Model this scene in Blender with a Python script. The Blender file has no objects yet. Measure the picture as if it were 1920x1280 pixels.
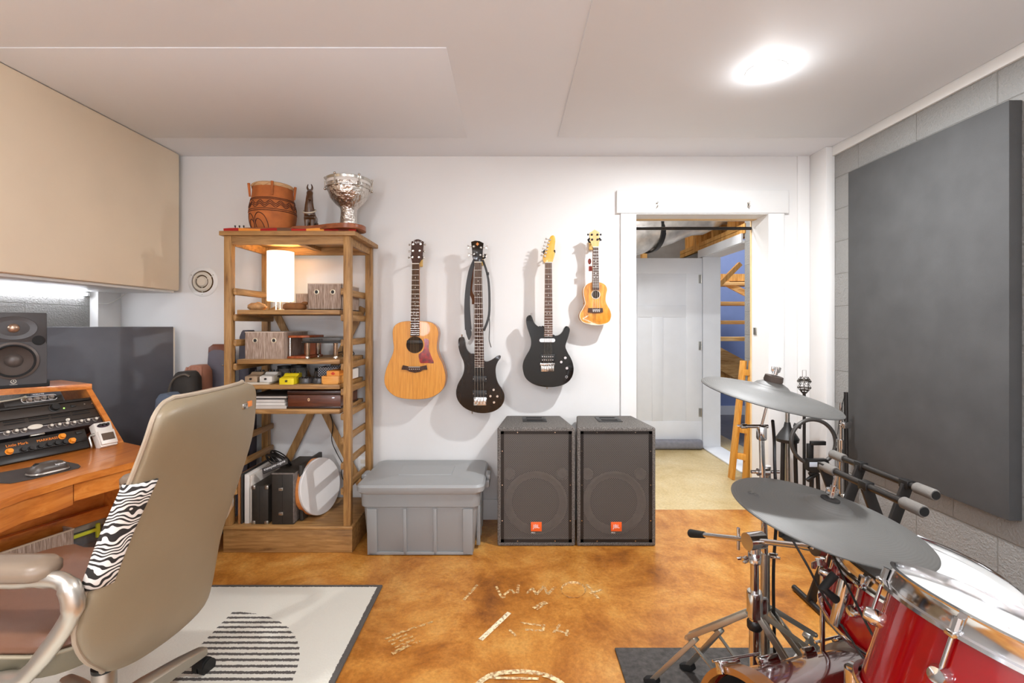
import bpy, bmesh, math, random
from mathutils import Vector as V, Matrix as M, Quaternion
random.seed(7)
SC = bpy.context.scene; COL = SC.collection
PI = math.pi; H = 1.30; F = 900.0
def P(px, py, Y): return V(((px-957)*Y/F, Y, H-(py-610)*Y/F))      # photo pixel at a depth -> point
def PZ(px, py, z): Y = F*(H-z)/(py-610); return V(((px-957)*Y/F, Y, z))
def sm(pts, n=4, closed=True):                                       # Catmull-Rom smoothing
    out = []; N = len(pts); pts = [V(p) for p in pts]
    for i in range(N if closed else N-1):
        if closed: a, b, c, d = pts[i-1], pts[i], pts[(i+1) % N], pts[(i+2) % N]
        else: a, b, c, d = pts[max(i-1,0)], pts[i], pts[i+1], pts[min(i+2,N-1)]
        for k in range(n):
            t = k/n
            out.append(.5*((2*b)+(c-a)*t+(2*a-5*b+4*c-d)*t*t+(3*b-a-3*c+d)*t**3))
    if not closed: out.append(pts[-1])
    return out
def frame(axis, up=None):                                            # matrix whose Z is axis
    z = V(axis).normalized(); u = V(up) if up else (V((0,0,1)) if abs(z.z) < .95 else V((0,1,0)))
    x = u.cross(z).normalized(); y = z.cross(x)
    return M((x, y, z)).transposed().to_4x4()
def at(loc, axis=(0,0,1), up=None): return M.Translation(V(loc)) @ frame(axis, up)
def basis(o, x, y, z): m = M((V(x), V(y), V(z))).transposed().to_4x4(); return M.Translation(V(o)) @ m

class MB:
    def __init__(s): s.bm = bmesh.new()
    def _bev(s, vs, w, seg=2):
        es = list({e for v in vs for e in v.link_edges})
        bmesh.ops.bevel(s.bm, geom=es, offset=w, segments=seg, affect='EDGES', profile=.5, clamp_overlap=True)
    def box(s, c, size, bev=0, mt=None, seg=2):
        m = (mt or M.Identity(4)) @ M.Translation(V(c)) @ M.Diagonal((*size, 1))
        r = bmesh.ops.create_cube(s.bm, size=1, matrix=m)
        if bev: s._bev(r['verts'], bev, seg)
        return s
    def b2(s, x0, x1, y0, y1, z0, z1, bev=0, mt=None): return s.box(((x0+x1)/2, (y0+y1)/2, (z0+z1)/2), (abs(x1-x0), abs(y1-y0), abs(z1-z0)), bev, mt)
    def bar(s, p0, p1, w, t, up=None, bev=0):
        p0, p1 = V(p0), V(p1); d = p1-p0
        return s.box((0,0,d.length/2), (w, t, d.length), bev, at(p0, d, up))
    def loft(s, rings, closed=True, caps=True):
        rows = [[s.bm.verts.new(p) for p in r] for r in rings]
        for a, b in zip(rows, rows[1:]):
            n = len(a)
            for i in range(n if closed else n-1):
                j = (i+1) % n
                try: s.bm.faces.new((a[i], a[j], b[j], b[i]))
                except ValueError: pass
        if caps and closed:
            s.bm.faces.new(rows[0][::-1]); s.bm.faces.new(rows[-1])
        return s
    def cyl(s, p0, p1, r0, r1=None, seg=16):
        p0, p1 = V(p0), V(p1); r1 = r0 if r1 is None else r1; m = frame(p1-p0)
        c = [m @ V((math.cos(2*PI*i/seg), math.sin(2*PI*i/seg), 0)) for i in range(seg)]
        return s.loft([[p0+r0*q for q in c], [p1+r1*q for q in c]])
    def tube(s, pts, r, seg=8, closed=False, flat=1.0):
        pts = [V(p) for p in pts]; n = len(pts); R = r if isinstance(r, (list, tuple)) else [r]*n
        rings = []; pn = None
        for i, p in enumerate(pts):
            t = (pts[(i+1) % n]-pts[i-1]) if closed else (pts[min(i+1,n-1)]-pts[max(i-1,0)])
            if t.length < 1e-9: t = V((0,0,1))
            t.normalize()
            if pn is None: pn = t.orthogonal().normalized()
            else:
                pn = pn-t*pn.dot(t); pn = pn.normalized() if pn.length > 1e-6 else t.orthogonal().normalized()
            b = t.cross(pn)
            rings.append([p+R[i]*(math.cos(2*PI*k/seg)*pn+flat*math.sin(2*PI*k/seg)*b) for k in range(seg)])
        if closed: rings.append(rings[0]); return s.loft_wrap(rings[:-1])
        return s.loft(rings)
    def loft_wrap(s, rings):
        rows = [[s.bm.verts.new(p) for p in r] for r in rings]
        for k in range(len(rows)):
            a, b = rows[k], rows[(k+1) % len(rows)]; n = len(a)
            for i in range(n):
                j = (i+1) % n; s.bm.faces.new((a[i], a[j], b[j], b[i]))
        return s
    def lathe(s, prof, mt=None, seg=32, caps=True):
        mt = mt or M.Identity(4)
        return s.loft([[mt @ V((max(r,1e-4)*math.cos(2*PI*i/seg), max(r,1e-4)*math.sin(2*PI*i/seg), z)) for i in range(seg)] for r, z in prof], caps=caps)
    def prism(s, poly, h, mt=None, bev=0, seg=2):                    # poly in local XY, extruded along local +Z
        mt = mt or M.Identity(4); poly = [(p[0], p[1]) for p in poly]
        if h < 0: mt = mt @ M.Translation((0,0,h)); h = -h
        a = [s.bm.verts.new(mt @ V((x, y, 0))) for x, y in poly]; b = [s.bm.verts.new(mt @ V((x, y, h))) for x, y in poly]
        n = len(a); f0 = s.bm.faces.new(a[::-1]); f1 = s.bm.faces.new(b)
        for i in range(n): s.bm.faces.new((a[i], a[(i+1) % n], b[(i+1) % n], b[i]))
        if bev:
            es = list(f1.edges)+list(f0.edges)
            bmesh.ops.bevel(s.bm, geom=es, offset=bev, segments=seg, affect='EDGES', profile=.5, clamp_overlap=True)
        return s
    def ball(s, c, r, sc=(1,1,1), mt=None, seg=16):
        m = (mt or M.Identity(4)) @ M.Translation(V(c)) @ M.Diagonal((r*sc[0], r*sc[1], r*sc[2], 1))
        bmesh.ops.create_uvsphere(s.bm, u_segments=seg, v_segments=max(6, seg//2), radius=1, matrix=m); return s
    def torus(s, c, axis, R, r, seg=36, seg2=10, sx=1, sy=1):
        m = at(c, axis); return s.tube([m @ V((R*sx*math.cos(2*PI*i/seg), R*sy*math.sin(2*PI*i/seg), 0)) for i in range(seg)], r, seg2, closed=True)
    def xf(s, m): bmesh.ops.transform(s.bm, matrix=m, verts=s.bm.verts); return s
def rr(hx, hy, r, n=4):                                              # rounded rectangle outline
    o = []
    for cx, cy, a0 in ((hx-r, hy-r, 0), (-hx+r, hy-r, PI/2), (-hx+r, -hy+r, PI), (hx-r, -hy+r, 1.5*PI)):
        for k in range(n+1): a = a0+k/n*PI/2; o.append((cx+r*math.cos(a), cy+r*math.sin(a)))
    return o
def rloft(mb, rings, mt=None, n=4):                                  # rings: (hx, hy, r, z)
    mt = mt or M.Identity(4)
    return mb.loft([[mt @ V((x, y, z)) for x, y in rr(hx, hy, r, n)] for hx, hy, r, z in rings])

WM = {}
def finish(me, mat, ang=40):
    for p in me.polygons: p.use_smooth = True
    me.set_sharp_from_angle(angle=math.radians(ang))
    if mat: me.materials.append(mat)
def obj(name, mb, mat, parent=None, ang=40):
    bm = mb.bm
    if parent is not None: bmesh.ops.transform(bm, matrix=WM[parent.name].inverted(), verts=bm.verts)
    bmesh.ops.recalc_face_normals(bm, faces=bm.faces)
    me = bpy.data.meshes.new(name); bm.to_mesh(me); bm.free(); finish(me, mat, ang)
    o = bpy.data.objects.new(name, me); COL.objects.link(o)
    if parent is not None: o.parent = parent; WM[o.name] = WM[parent.name]
    else: WM[o.name] = M.Identity(4)
    return o
def tag(o, label, cat, group=None):
    o['label'] = label; o['category'] = cat
    if group: o['group'] = group
    return o
def thing(name, label, cat, loc=(0,0,0), group=None):
    o = bpy.data.objects.new(name, None); COL.objects.link(o); o.location = loc; o.empty_display_size = .05
    WM[o.name] = M.Translation(V(loc)); return tag(o, label, cat, group)
def solo(name, mb, mat, label, cat, group=None, ang=40): return tag(obj(name, mb, mat, None, ang), label, cat, group)
def struct(name, mb, mat, parent=None):
    o = obj(name, mb, mat, parent); o['kind'] = 'structure'; return o
def dup(root, dx, label, group=None):                                # shifted copy of a thing, its parts and sub-parts
    r = root.copy(); COL.objects.link(r); r.location = root.location+V(dx); r['label'] = label; WM[r.name] = M.Translation(V(dx)) @ WM[root.name]
    if group: r['group'] = group
    def rec(a, b):
        for ch in list(a.children):
            c = ch.copy(); COL.objects.link(c); c.parent = b; WM[c.name] = WM[r.name]; rec(ch, c)
    rec(root, r); return r
def text(name, body, size, mt, mat, parent=None, ext=.0004, align='CENTER'):
    cu = bpy.data.curves.new(name, 'FONT'); cu.body = body; cu.size = size; cu.extrude = ext; cu.align_x = align; cu.align_y = 'CENTER'
    t = bpy.data.objects.new(name, cu); COL.objects.link(t)
    dg = bpy.context.evaluated_depsgraph_get(); dg.update()
    me = bpy.data.meshes.new_from_object(t.evaluated_get(dg)); bpy.data.objects.remove(t); bpy.data.curves.remove(cu)
    me.transform((WM[parent.name].inverted() if parent is not None else M.Identity(4)) @ mt); me.materials.clear(); me.materials.append(mat); me.name = name
    o = bpy.data.objects.new(name, me); COL.objects.link(o)
    if parent is not None: o.parent = parent; WM[o.name] = WM[parent.name]
    return o
def remesh(mb, vox, mat, name, parent, it=4):
    me = bpy.data.meshes.new(name); mb.bm.to_mesh(me); mb.bm.free(); t = bpy.data.objects.new('tmp', me); COL.objects.link(t)
    a = t.modifiers.new('r', 'REMESH'); a.mode = 'VOXEL'; a.voxel_size = vox
    b = t.modifiers.new('s', 'SMOOTH'); b.iterations = it; b.factor = .5
    dg = bpy.context.evaluated_depsgraph_get(); dg.update()
    m2 = bpy.data.meshes.new_from_object(t.evaluated_get(dg)); bpy.data.objects.remove(t)
    m2.transform(WM[parent.name].inverted()); m2.materials.clear(); finish(m2, mat, 80)
    o = bpy.data.objects.new(name, m2); COL.objects.link(o); o.parent = parent; WM[o.name] = WM[parent.name]; return o

# ---------------------------------------------------------------- materials
def lin(h):
    h = h.lstrip('#'); c = [int(h[i:i+2], 16)/255 for i in (0, 2, 4)]
    return tuple(x/12.92 if x <= .04045 else ((x+.055)/1.055)**2.4 for x in c)+(1,)
def nt(name):
    m = bpy.data.materials.new(name); m.use_nodes = True; t = m.node_tree; return m, t, t.nodes['Principled BSDF']
def node(t, typ, **kw):
    n = t.nodes.new(typ)
    for k, v in kw.items():
        if k.startswith('i_'): n.inputs[k[2:].replace('_', ' ')].default_value = v
        else: setattr(n, k, v)
    return n
def coords(t, scale=(1,1,1), rot=(0,0,0)):
    tc = node(t, 'ShaderNodeTexCoord'); mp = node(t, 'ShaderNodeMapping'); mp.inputs['Scale'].default_value = scale; mp.inputs['Rotation'].default_value = rot
    t.links.new(tc.outputs['Object'], mp.inputs['Vector']); return mp.outputs['Vector']
def ramp(t, fac, stops, interp='LINEAR'):
    r = node(t, 'ShaderNodeValToRGB'); r.color_ramp.interpolation = interp; e = r.color_ramp.elements
    while len(e) < len(stops): e.new(.5)
    for el, (p, c) in zip(e, stops): el.position = p; el.color = lin(c) if isinstance(c, str) else c
    t.links.new(fac, r.inputs['Fac']); return r.outputs['Color']
def bump(t, b, h, strength, dist=.002):
    n = node(t, 'ShaderNodeBump'); n.inputs['Strength'].default_value = strength; n.inputs['Distance'].default_value = dist
    t.links.new(h, n.inputs['Height']); t.links.new(n.outputs['Normal'], b.inputs['Normal'])
def mat(name, c, rough=.5, metal=0, var=.06, vs=8, bmp=0, bs=200, coat=0, spec=None):
    """plain surface with slight procedural colour variation"""
    m, t, b = nt(name); v = coords(t); L = lin(c)
    nz = node(t, 'ShaderNodeTexNoise'); nz.inputs['Scale'].default_value = vs; nz.inputs['Detail'].default_value = 4; t.links.new(v, nz.inputs['Vector'])
    lo = tuple(x*(1-var) for x in L[:3])+(1,); hi = tuple(min(1, x*(1+var)) for x in L[:3])+(1,)
    t.links.new(ramp(t, nz.outputs['Fac'], [(.3, lo), (.7, hi)]), b.inputs['Base Color'])
    b.inputs['Roughness'].default_value = rough; b.inputs['Metallic'].default_value = metal; b.inputs['Coat Weight'].default_value = coat
    if spec is not None: b.inputs['Specular IOR Level'].default_value = spec
    if bmp:
        n2 = node(t, 'ShaderNodeTexNoise'); n2.inputs['Scale'].default_value = bs; n2.inputs['Detail'].default_value = 3; t.links.new(v, n2.inputs['Vector']); bump(t, b, n2.outputs['Fac'], bmp)
    return m
def wood(name, dark, mid, light, axis='X', rough=.45, s=6, stretch=12, coat=0):
    m, t, b = nt(name); sc = {'X': (1, stretch, stretch), 'Y': (stretch, 1, stretch), 'Z': (stretch, stretch, 1)}[axis]; v = coords(t, sc)
    nz = node(t, 'ShaderNodeTexNoise'); nz.inputs['Scale'].default_value = s; nz.inputs['Detail'].default_value = 6; nz.inputs['Roughness'].default_value = .6; nz.inputs['Distortion'].default_value = .6; t.links.new(v, nz.inputs['Vector'])
    t.links.new(ramp(t, nz.outputs['Fac'], [(.28, dark), (.5, mid), (.75, light)]), b.inputs['Base Color'])
    b.inputs['Roughness'].default_value = rough; b.inputs['Coat Weight'].default_value = coat; bump(t, b, nz.outputs['Fac'], .08); return m
def emis(name, c, st):
    m, t, b = nt(name); b.inputs['Base Color'].default_value = lin(c); b.inputs['Emission Color'].default_value = lin(c); b.inputs['Emission Strength'].default_value = st; return m

WHITE = mat('white_paint', '#e2e1df', .55, var=.015, vs=1.5, bmp=.06, bs=60)
TRIMW = mat('white_trim_paint', '#e9e9e7', .4, var=.01)
CEIL = mat('ceiling_paint', '#e9edf2', .7, var=.015, vs=1.2)
CHROME = mat('chrome', '#d8d8d8', .12, 1, var=.02)
STEEL = mat('brushed_steel', '#b9b7b0', .32, 1, var=.05)
SILVER = mat('satin_silver', '#bdb5a6', .38, .85, var=.03)
BLACK = mat('black_plastic', '#1b1a19', .45, var=.15)
BLKMET = mat('black_metal', '#2a2725', .35, .3, var=.15)
RUBBER = mat('black_rubber', '#151515', .8, var=.2)
FOAM = mat('grey_foam', '#74706b', .9, var=.1, bmp=.4, bs=400)
GOLDW = mat('pale_maple', '#d9b05e', .35, var=.12, vs=20)
NICKEL = mat('nickel', '#c9c4bb', .22, 1, var=.04)
PAPER = mat('white_paper', '#e6e2dc', .7, var=.03)
ORANGE = mat('orange_plastic', '#f08a2a', .4, var=.05)
CREAMP = mat('cream_plastic', '#dcd5c6', .4, var=.03)
PRINTW = mat('white_print', '#e8e8e8', .5, var=.01)
DKPRINT = mat('dark_print', '#30302f', .5, var=.01)
RACKW = wood('rack_wood', '#75522e', '#9f7644', '#bd925c', 'Z', .5, 5, 10)
RACKX = wood('rack_wood_long', '#75522e', '#9f7644', '#bd925c', 'X', .5, 5, 10)
RACKY = wood('rack_wood_side', '#75522e', '#9f7644', '#bd925c', 'Y', .5, 5, 10)
DESKW = wood('desk_cherry', '#b35f20', '#cf7a30', '#de9145', 'Y', .3, 3, 14, .25)
SPRUCE = wood('spruce_top', '#c07a26', '#dc9436', '#e8a94c', 'Z', .42, 7, 26, .1)
KOA = wood('koa_top', '#9a5a14', '#cf8826', '#e8ad45', 'Z', .38, 9, 5, .15)
ROSEW = wood('rosewood_board', '#2c1b12', '#452b1f', '#583b2f', 'Z', .7, 12, 14)
PINE = wood('pine_stud', '#a8702c', '#d39b50', '#e6bd7a', 'Z', .6, 4, 10)
PINEX = wood('pine_tread', '#b27b3a', '#d8a866', '#ecc890', 'X', .6, 4, 10)
DKWOOD = wood('dark_walnut_box', '#3a1c0e', '#5c2d17', '#6e3a20', 'X', .35, 6, 10, .3)
REDWD = wood('red_brown_wood', '#7a3416', '#a04c20', '#b86430', 'Z', .4, 6, 8)
# ---------------------------------------------------------------- room shell
ZC = 2.436; XL, XR, YB, YF = -2.67, 2.06, 3.226, -2.4
def floor_mat(name, stops, scale, rough):
    m, t, b = nt(name); v = coords(t)
    n1 = node(t, 'ShaderNodeTexNoise'); n1.inputs['Scale'].default_value = scale; n1.inputs['Detail'].default_value = 8; n1.inputs['Roughness'].default_value = .72; n1.inputs['Distortion'].default_value = .35; t.links.new(v, n1.inputs['Vector'])
    n2 = node(t, 'ShaderNodeTexNoise'); n2.inputs['Scale'].default_value = 60; n2.inputs['Detail'].default_value = 7; n2.inputs['Roughness'].default_value = .75; t.links.new(v, n2.inputs['Vector'])
    c1 = ramp(t, n1.outputs['Fac'], stops); c2 = ramp(t, n2.outputs['Fac'], [(.35, (.62,.60,.58,1)), (.6, (1,1,1,1))])
    mx = node(t, 'ShaderNodeMix', data_type='RGBA', blend_type='MULTIPLY'); mx.inputs[0].default_value = .75
    t.links.new(c1, mx.inputs[6]); t.links.new(c2, mx.inputs[7]); t.links.new(mx.outputs[2], b.inputs['Base Color'])
    rr_ = ramp(t, n1.outputs['Fac'], [(.3, (rough+.12,)*3+(1,)), (.7, (rough-.06,)*3+(1,))]); t.links.new(rr_, b.inputs['Roughness'])
    b.inputs['Coat Weight'].default_value = .15; b.inputs['Coat Roughness'].default_value = .12
    bump(t, b, n2.outputs['Fac'], .08, .001); return m
FLOOR = floor_mat('stained_concrete', [(.27, '#6f3c0f'), (.42, '#a8661f'), (.52, '#c38236'), (.62, '#d49b4e'), (.76, '#dfb57c')], 2.4, .36)
FLOOR2 = floor_mat('pale_hall_concrete', [(.28, '#b59a62'), (.5, '#cdb684'), (.7, '#d8c79c')], 2.0, .4)
def block_mat():
    m, t, b = nt('grey_block'); v = coords(t)
    sx = node(t, 'ShaderNodeSeparateXYZ'); t.links.new(v, sx.inputs[0]); cb = node(t, 'ShaderNodeCombineXYZ'); t.links.new(sx.outputs['Y'], cb.inputs['X']); t.links.new(sx.outputs['Z'], cb.inputs['Y'])
    br = node(t, 'ShaderNodeTexBrick'); br.inputs['Scale'].default_value = 1; br.inputs['Brick Width'].default_value = .406; br.inputs['Row Height'].default_value = .203; br.inputs['Mortar Size'].default_value = .003; br.inputs['Mortar Smooth'].default_value = .6
    br.inputs['Color1'].default_value = lin('#8f8e8b'); br.inputs['Color2'].default_value = lin('#93928f'); br.inputs['Mortar'].default_value = lin('#8b8984'); t.links.new(cb.outputs[0], br.inputs['Vector'])
    t.links.new(br.outputs['Color'], b.inputs['Base Color']); b.inputs['Roughness'].default_value = .85
    n = node(t, 'ShaderNodeTexNoise'); n.inputs['Scale'].default_value = 110; n.inputs['Detail'].default_value = 5; t.links.new(v, n.inputs['Vector'])
    ma = node(t, 'ShaderNodeMath', operation='MULTIPLY_ADD'); ma.inputs[1].default_value = -1.0; t.links.new(br.outputs['Fac'], ma.inputs[0]); t.links.new(n.outputs['Fac'], ma.inputs[2]); bump(t, b, ma.outputs[0], .8, .008); return m
BLOCK = block_mat()
struct('floor', MB().b2(XL-.15, XR+.15, YF-.1, 3.39, -.08, 0), FLOOR)
struct('floor_hall', MB().b2(-.4, 2.5, 3.39, 5.9, -.08, 0), FLOOR2)
struct('ceiling', MB().b2(XL-.15, XR+.15, YF-.1, 3.26, ZC, ZC+.1), CEIL)
DX0, DX1, DZ, DYB = .835, 1.731, 2.05, 3.455
struct('wall_back', MB().b2(XL-.15, DX0, YB, DYB-.002, 0, ZC+.1).b2(DX1, XR+.02, YB, DYB-.002, 0, ZC+.1).b2(DX0, DX1, YB, DYB-.002, DZ, ZC+.1), WHITE)
struct('wall_right', MB().b2(XR, XR+.15, YF, 4.22, 0, ZC+.3).b2(XR, XR+.15, 5.28, 5.9, 0, 2.1), BLOCK)
struct('wall_left', MB().b2(XL-.15, XL, YF, YB, 0, ZC), BLOCK)
struct('wall_front', MB().b2(XL-.15, XR+.15, YF-.1, YF, 0, ZC+.1), WHITE)
struct('trim_1', MB().b2(2.005, XR, 3.047, YB, 0, ZC, .003), WHITE)                   # right pilaster
struct('trim_2', MB().b2(XL, -2.615, 3.045, YB, 0, ZC, .003), WHITE)                 # left pilaster
struct('trim_3', MB().b2(XR-.018, XR, YF, 3.047, ZC-.062, ZC, .003), TRIMW)          # board along the right ceiling edge
struct('trim_4', MB().b2(1.925, 2.005, YB-.012, YB, 0, ZC, .003), WHITE)
struct('trim_5', MB().b2(-2.19, -.262, 1.96, 2.9, ZC-.004, ZC, .001), CEIL)         # dropped ceiling sheets
struct('trim_6', MB().b2(.285, XR-.02, YF+.01, 2.88, ZC-.010, ZC, .002), CEIL)
struct('baseboard_back', MB().b2(-2.6, DX0-.097, YB-.015, YB, 0, .135, .003), TRIMW)
struct('baseboard_right', MB().b2(XR-.012, XR, YF, 3.04, 0, .09, .003), BLOCK)
# door casing and jamb
c = MB().b2(DX0-.097, DX0, YB-.02, YB, 0, DZ, .003).b2(DX1, DX1+.1, YB-.02, YB, 0, DZ, .003).b2(DX0-.125, DX1+.125, YB-.028, YB, DZ, DZ+.152, .003)
struct('trim_7', c, TRIMW)
j = MB().b2(DX0-.001, DX0+.006, YB-.018, DYB-.03, 0, DZ).b2(DX1-.006, DX1+.001, YB-.018, DYB-.03, 0, DZ).b2(DX0, DX1, YB-.018, DYB-.1, DZ-.006, DZ+.001)
struct('trim_8', j, TRIMW)
struct('trim_9', MB().b2(DX0-.001, DX0+.006, DYB-.012, DYB, 0, DZ).b2(DX1-.006, DX1+.001, DYB-.012, DYB, 0, DZ).b2(DX0, DX1, DYB-.1, DYB-.05, DZ-.008, DZ), mat('raw_edge','#e2c08a',.6,var=.1,vs=12))
st = MB().b2(DX1-.012, DX1-.005, 3.36, 3.40, 1.235, 1.285, .001)
solo('strike_plate', st, STEEL, 'small grey metal strike plate on the right door jamb', 'latch')
for k, px in enumerate((1231.5, 1402.5)):
    h = thing('wall_hook', ['left metal hook on the white board above the doorway', 'right metal hook on the white board above the doorway'][k], 'hook', P(px, 388, YB-.03), 'hooks above the doorway')
    p = P(px, 381, YB-.03)
    obj('hook_plate', MB().box(p+V((0,-.001,-.012)), (.012,.003,.034), .001), NICKEL, h)
    obj('hook_arm', MB().tube(sm([p+V((0,-.004,0)), p+V((0,-.02,-.004)), p+V((0,-.022,.008))], 3, False), .0022, 6).tube(sm([p+V((0,-.003,-.018)), p+V((0,-.016,-.032)), p+V((0,-.026,-.018))], 3, False), .0022, 6), NICKEL, h)
solo('tension_rod', MB().cyl((DX0+.006, 3.44, 1.995), (DX1-.006, 3.44, 1.995), .0115, seg=12), BLKMET, 'black tension rod spanning the top of the doorway', 'rod')
# recessed ceiling lamp in view, plus unseen ones added for fill light
LAMPS_AND_FILLS = [(1.13, 2.12), (1.13, .15), (-1.13, .15), (-1.13, -1.5), (1.13, -1.5)]
GLOW = emis('lamp_lens', '#fff6ea', 14)
for k, (x, y) in enumerate(LAMPS_AND_FILLS):
    zc = ZC-.010 if x > .285 else ZC
    L = thing('recessed_light', ['round recessed ceiling light above the drum corner', 'unseen downlight added for fill over the drum seat side', 'unseen downlight added for fill over the desk side', 'unseen downlight added for fill by the rear wall, desk side', 'unseen downlight added for fill by the rear wall, drum side'][k], 'ceiling light', (x, y, zc), 'recessed ceiling lights')
    obj('trim_ring', MB().lathe([(.084,0),(.084,-.002),(.072,-.003),(.070,-.002),(.070,0)], M.Translation((x,y,zc)), 40), TRIMW, L)
    obj('lens', MB().lathe([(.069,-.001),(.066,-.006),(.05,-.012),(.001,-.015)], M.Translation((x,y,zc)), 32), GLOW, L)
# left fabric-wrapped bass trap and led strip
FAB = mat('beige_fabric', '#f5e3c8', .85, var=.03, vs=3, bmp=.1, bs=500)
t_ = thing('bass_trap', 'large beige fabric wrapped acoustic panel hung high on the left wall', 'acoustic panel', (-2.4, 2, 1.52))
obj('fabric_cover', MB().b2(XL+.002, -2.19, .4, 3.18, 1.528, ZC-.002, .012), FAB, t_)
obj('white_underside', MB().b2(XL+.004, -2.215, .42, 3.16, 1.514, 1.53, .002), TRIMW, t_)
LEDM = emis('led_strip_glow', '#f4f7ff', 26)
l_ = thing('led_light', 'white linear light glowing under the beige panel on the left wall', 'light', (-2.64, 2.2, 1.5))
obj('tube', MB().b2(-2.665, -2.645, 1.2, 3.0, 1.486, 1.504, .004), LEDM, l_)
obj('end_cap', MB().b2(-2.667, -2.643, 3.0, 3.02, 1.484, 1.506, .002), TRIMW, l_)
solo('white_cable', MB().tube(sm([P(185,569,3.04), P(205,568,3.1), P(222,560,3.16), P(238,548,3.215)], 5, False), .0025, 6), PAPER, 'thin white cord looping from the left pilaster up to the beige panel', 'cord')
# round vent
v0 = P(381, 528, YB); v_ = thing('air_vent', 'round white air vent on the wall left of the wooden rack', 'vent', v0)
mv = at(v0, (0,-1,0)); DARKH = mat('dark_hole', '#5a3e1c', .9)
obj('flange', MB().lathe([(.100,0),(.100,.003),(.094,.008),(.075,.010),(.073,.004)], mv, 40, False), TRIMW, v_)
obj('duct_opening', MB().lathe([(.073,.0035),(.001,.0035)], mv, 40, False), DARKH, v_)
obj('cone_ring', MB().lathe([(.062,.008),(.066,.010),(.056,.020),(.046,.020),(.043,.010)], mv, 40, False), CREAMP, v_)
hub = MB().lathe([(.034,.008),(.037,.012),(.028,.024),(.008,.025),(.001,.025)], mv, 32)
for a in (0.5, 2.6, 4.7): hub.bar(mv @ V((.03*math.cos(a), .03*math.sin(a), .012)), mv @ V((.072*math.cos(a), .072*math.sin(a), .008)), .004, .004)
obj('vent_hub', hub, CREAMP, v_)
sc_ = MB()
for a in (.55, 2.6, 4.7): sc_.cyl(mv @ V((.085*math.cos(a), .085*math.sin(a), .009)), mv @ V((.085*math.cos(a), .085*math.sin(a), .0115)), .0035, seg=8)
obj('screw', sc_, STEEL, v_)
o_ = thing('wall_outlet', 'white wall outlet low on the wall behind the wooden rack', 'outlet', P(681, 871, YB))
p = P(681, 871, YB)
obj('cover_plate', MB().box(p+V((0,-.003,0)), (.07,.006,.115), .002), TRIMW, o_)
for s in (-.024, .024): obj('socket', MB().box(p+V((0,-.007,s)), (.032,.004,.028), .003), CREAMP, o_)
# ---------------------------------------------------------------- hall beyond the doorway
CONC = mat('bare_concrete', '#8e8983', .9, var=.18, vs=5, bmp=.3, bs=80)
HALLW = mat('hall_white', '#dfe1e4', .55, var=.02)
struct('wall_hall_end', MB().b2(-.4, 2.2, 5.8, 5.9, 0, 3.2), CONC)
struct('wall_hall_left', MB().b2(.3, .4, 3.46, 5.8, 0, 3.2), HALLW)
struct('ceiling_hall', MB().b2(-.4, 2.06, 3.46, 5.9, 3.1, 3.2), PINE)
# door standing open across the hall
Yd = 5.10
d1 = struct('door_1', MB().b2(1.22, 2.035, Yd, Yd+.036, .012, 2.015, .002), HALLW)
fr = MB(); 
def rail(x0, x1, z0, z1): fr.b2(x0, x1, Yd-.007, Yd, z0, z1, .001)
xs0, xs1 = 1.22, 2.035
rail(xs0, xs1, 1.85, 2.015); rail(xs0+.13, 1.865, 1.39, 1.515); rail(xs0, xs1, .012, .285); rail(xs0, xs0+.13, .285, 1.85); rail(1.865, xs1, .285, 1.85); rail(1.505, 1.62, .285, 1.39)
o = obj('door_frame_rails', fr, HALLW, d1); o['kind'] = 'structure'
for py in (523, 648, 773):
    q = P(1312.5, py, Yd-.008); o = obj('hinge', MB().box(q, (.028,.006,.09), .001).cyl(q+V((.014,-.004,-.045)), q+V((.014,-.004,.045)), .006, seg=8), STEEL, d1); o['kind'] = 'structure'
solo('draft_stopper', rloft(MB(), [(.036,.045,.03,-.39),(.044,.05,.035,-.37),(.044,.05,.035,.37),(.036,.045,.03,.39)], at((1.62, Yd-.055, .052), (1,0,0))), mat('grey_cloth', '#84848c', .9, bmp=.3, bs=120, vs=30, var=.12), 'grey cloth draft stopper at the foot of the white hall door', 'draft stopper')
struct('trim_10', MB().b2(2.045, 2.235, Yd+.005, Yd+.03, 0, 2.03).b2(2.045, 2.235, 4.22, Yd+.03, 2.025, 2.05).b2(2.03, 2.045, 4.22, Yd+.1, 2.03, 2.11), HALLW)
struct('trim_11', MB().b2(2.03, 2.24, 4.22, Yd+.02, 0, .015, .003), HALLW)
# framed wall above the stair opening
fw = MB().b2(2.03, 2.13, 5.24, 5.33, 2.11, 3.1).b2(2.05, 2.14, 4.2, 5.8, 2.11, 2.15).b2(2.05, 2.14, 4.2, 5.8, 2.155, 2.195)
for y in (4.5, 4.86, 5.16, 5.6): fw.b2(2.05, 2.14, y, y+.038, 2.195, 3.1)
struct('trim_12', fw, PINE)
OSB = mat('osb_sheathing', '#b0783a', .8, var=.3, vs=40)
struct('wall_hall_upper', MB().b2(2.14, 2.16, 4.2, 5.9, 2.1, 3.1), OSB)
struct('trim_13', MB().b2(1.57, 1.63, 5.72, 5.8, 0, 3.1), PINE)
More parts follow.
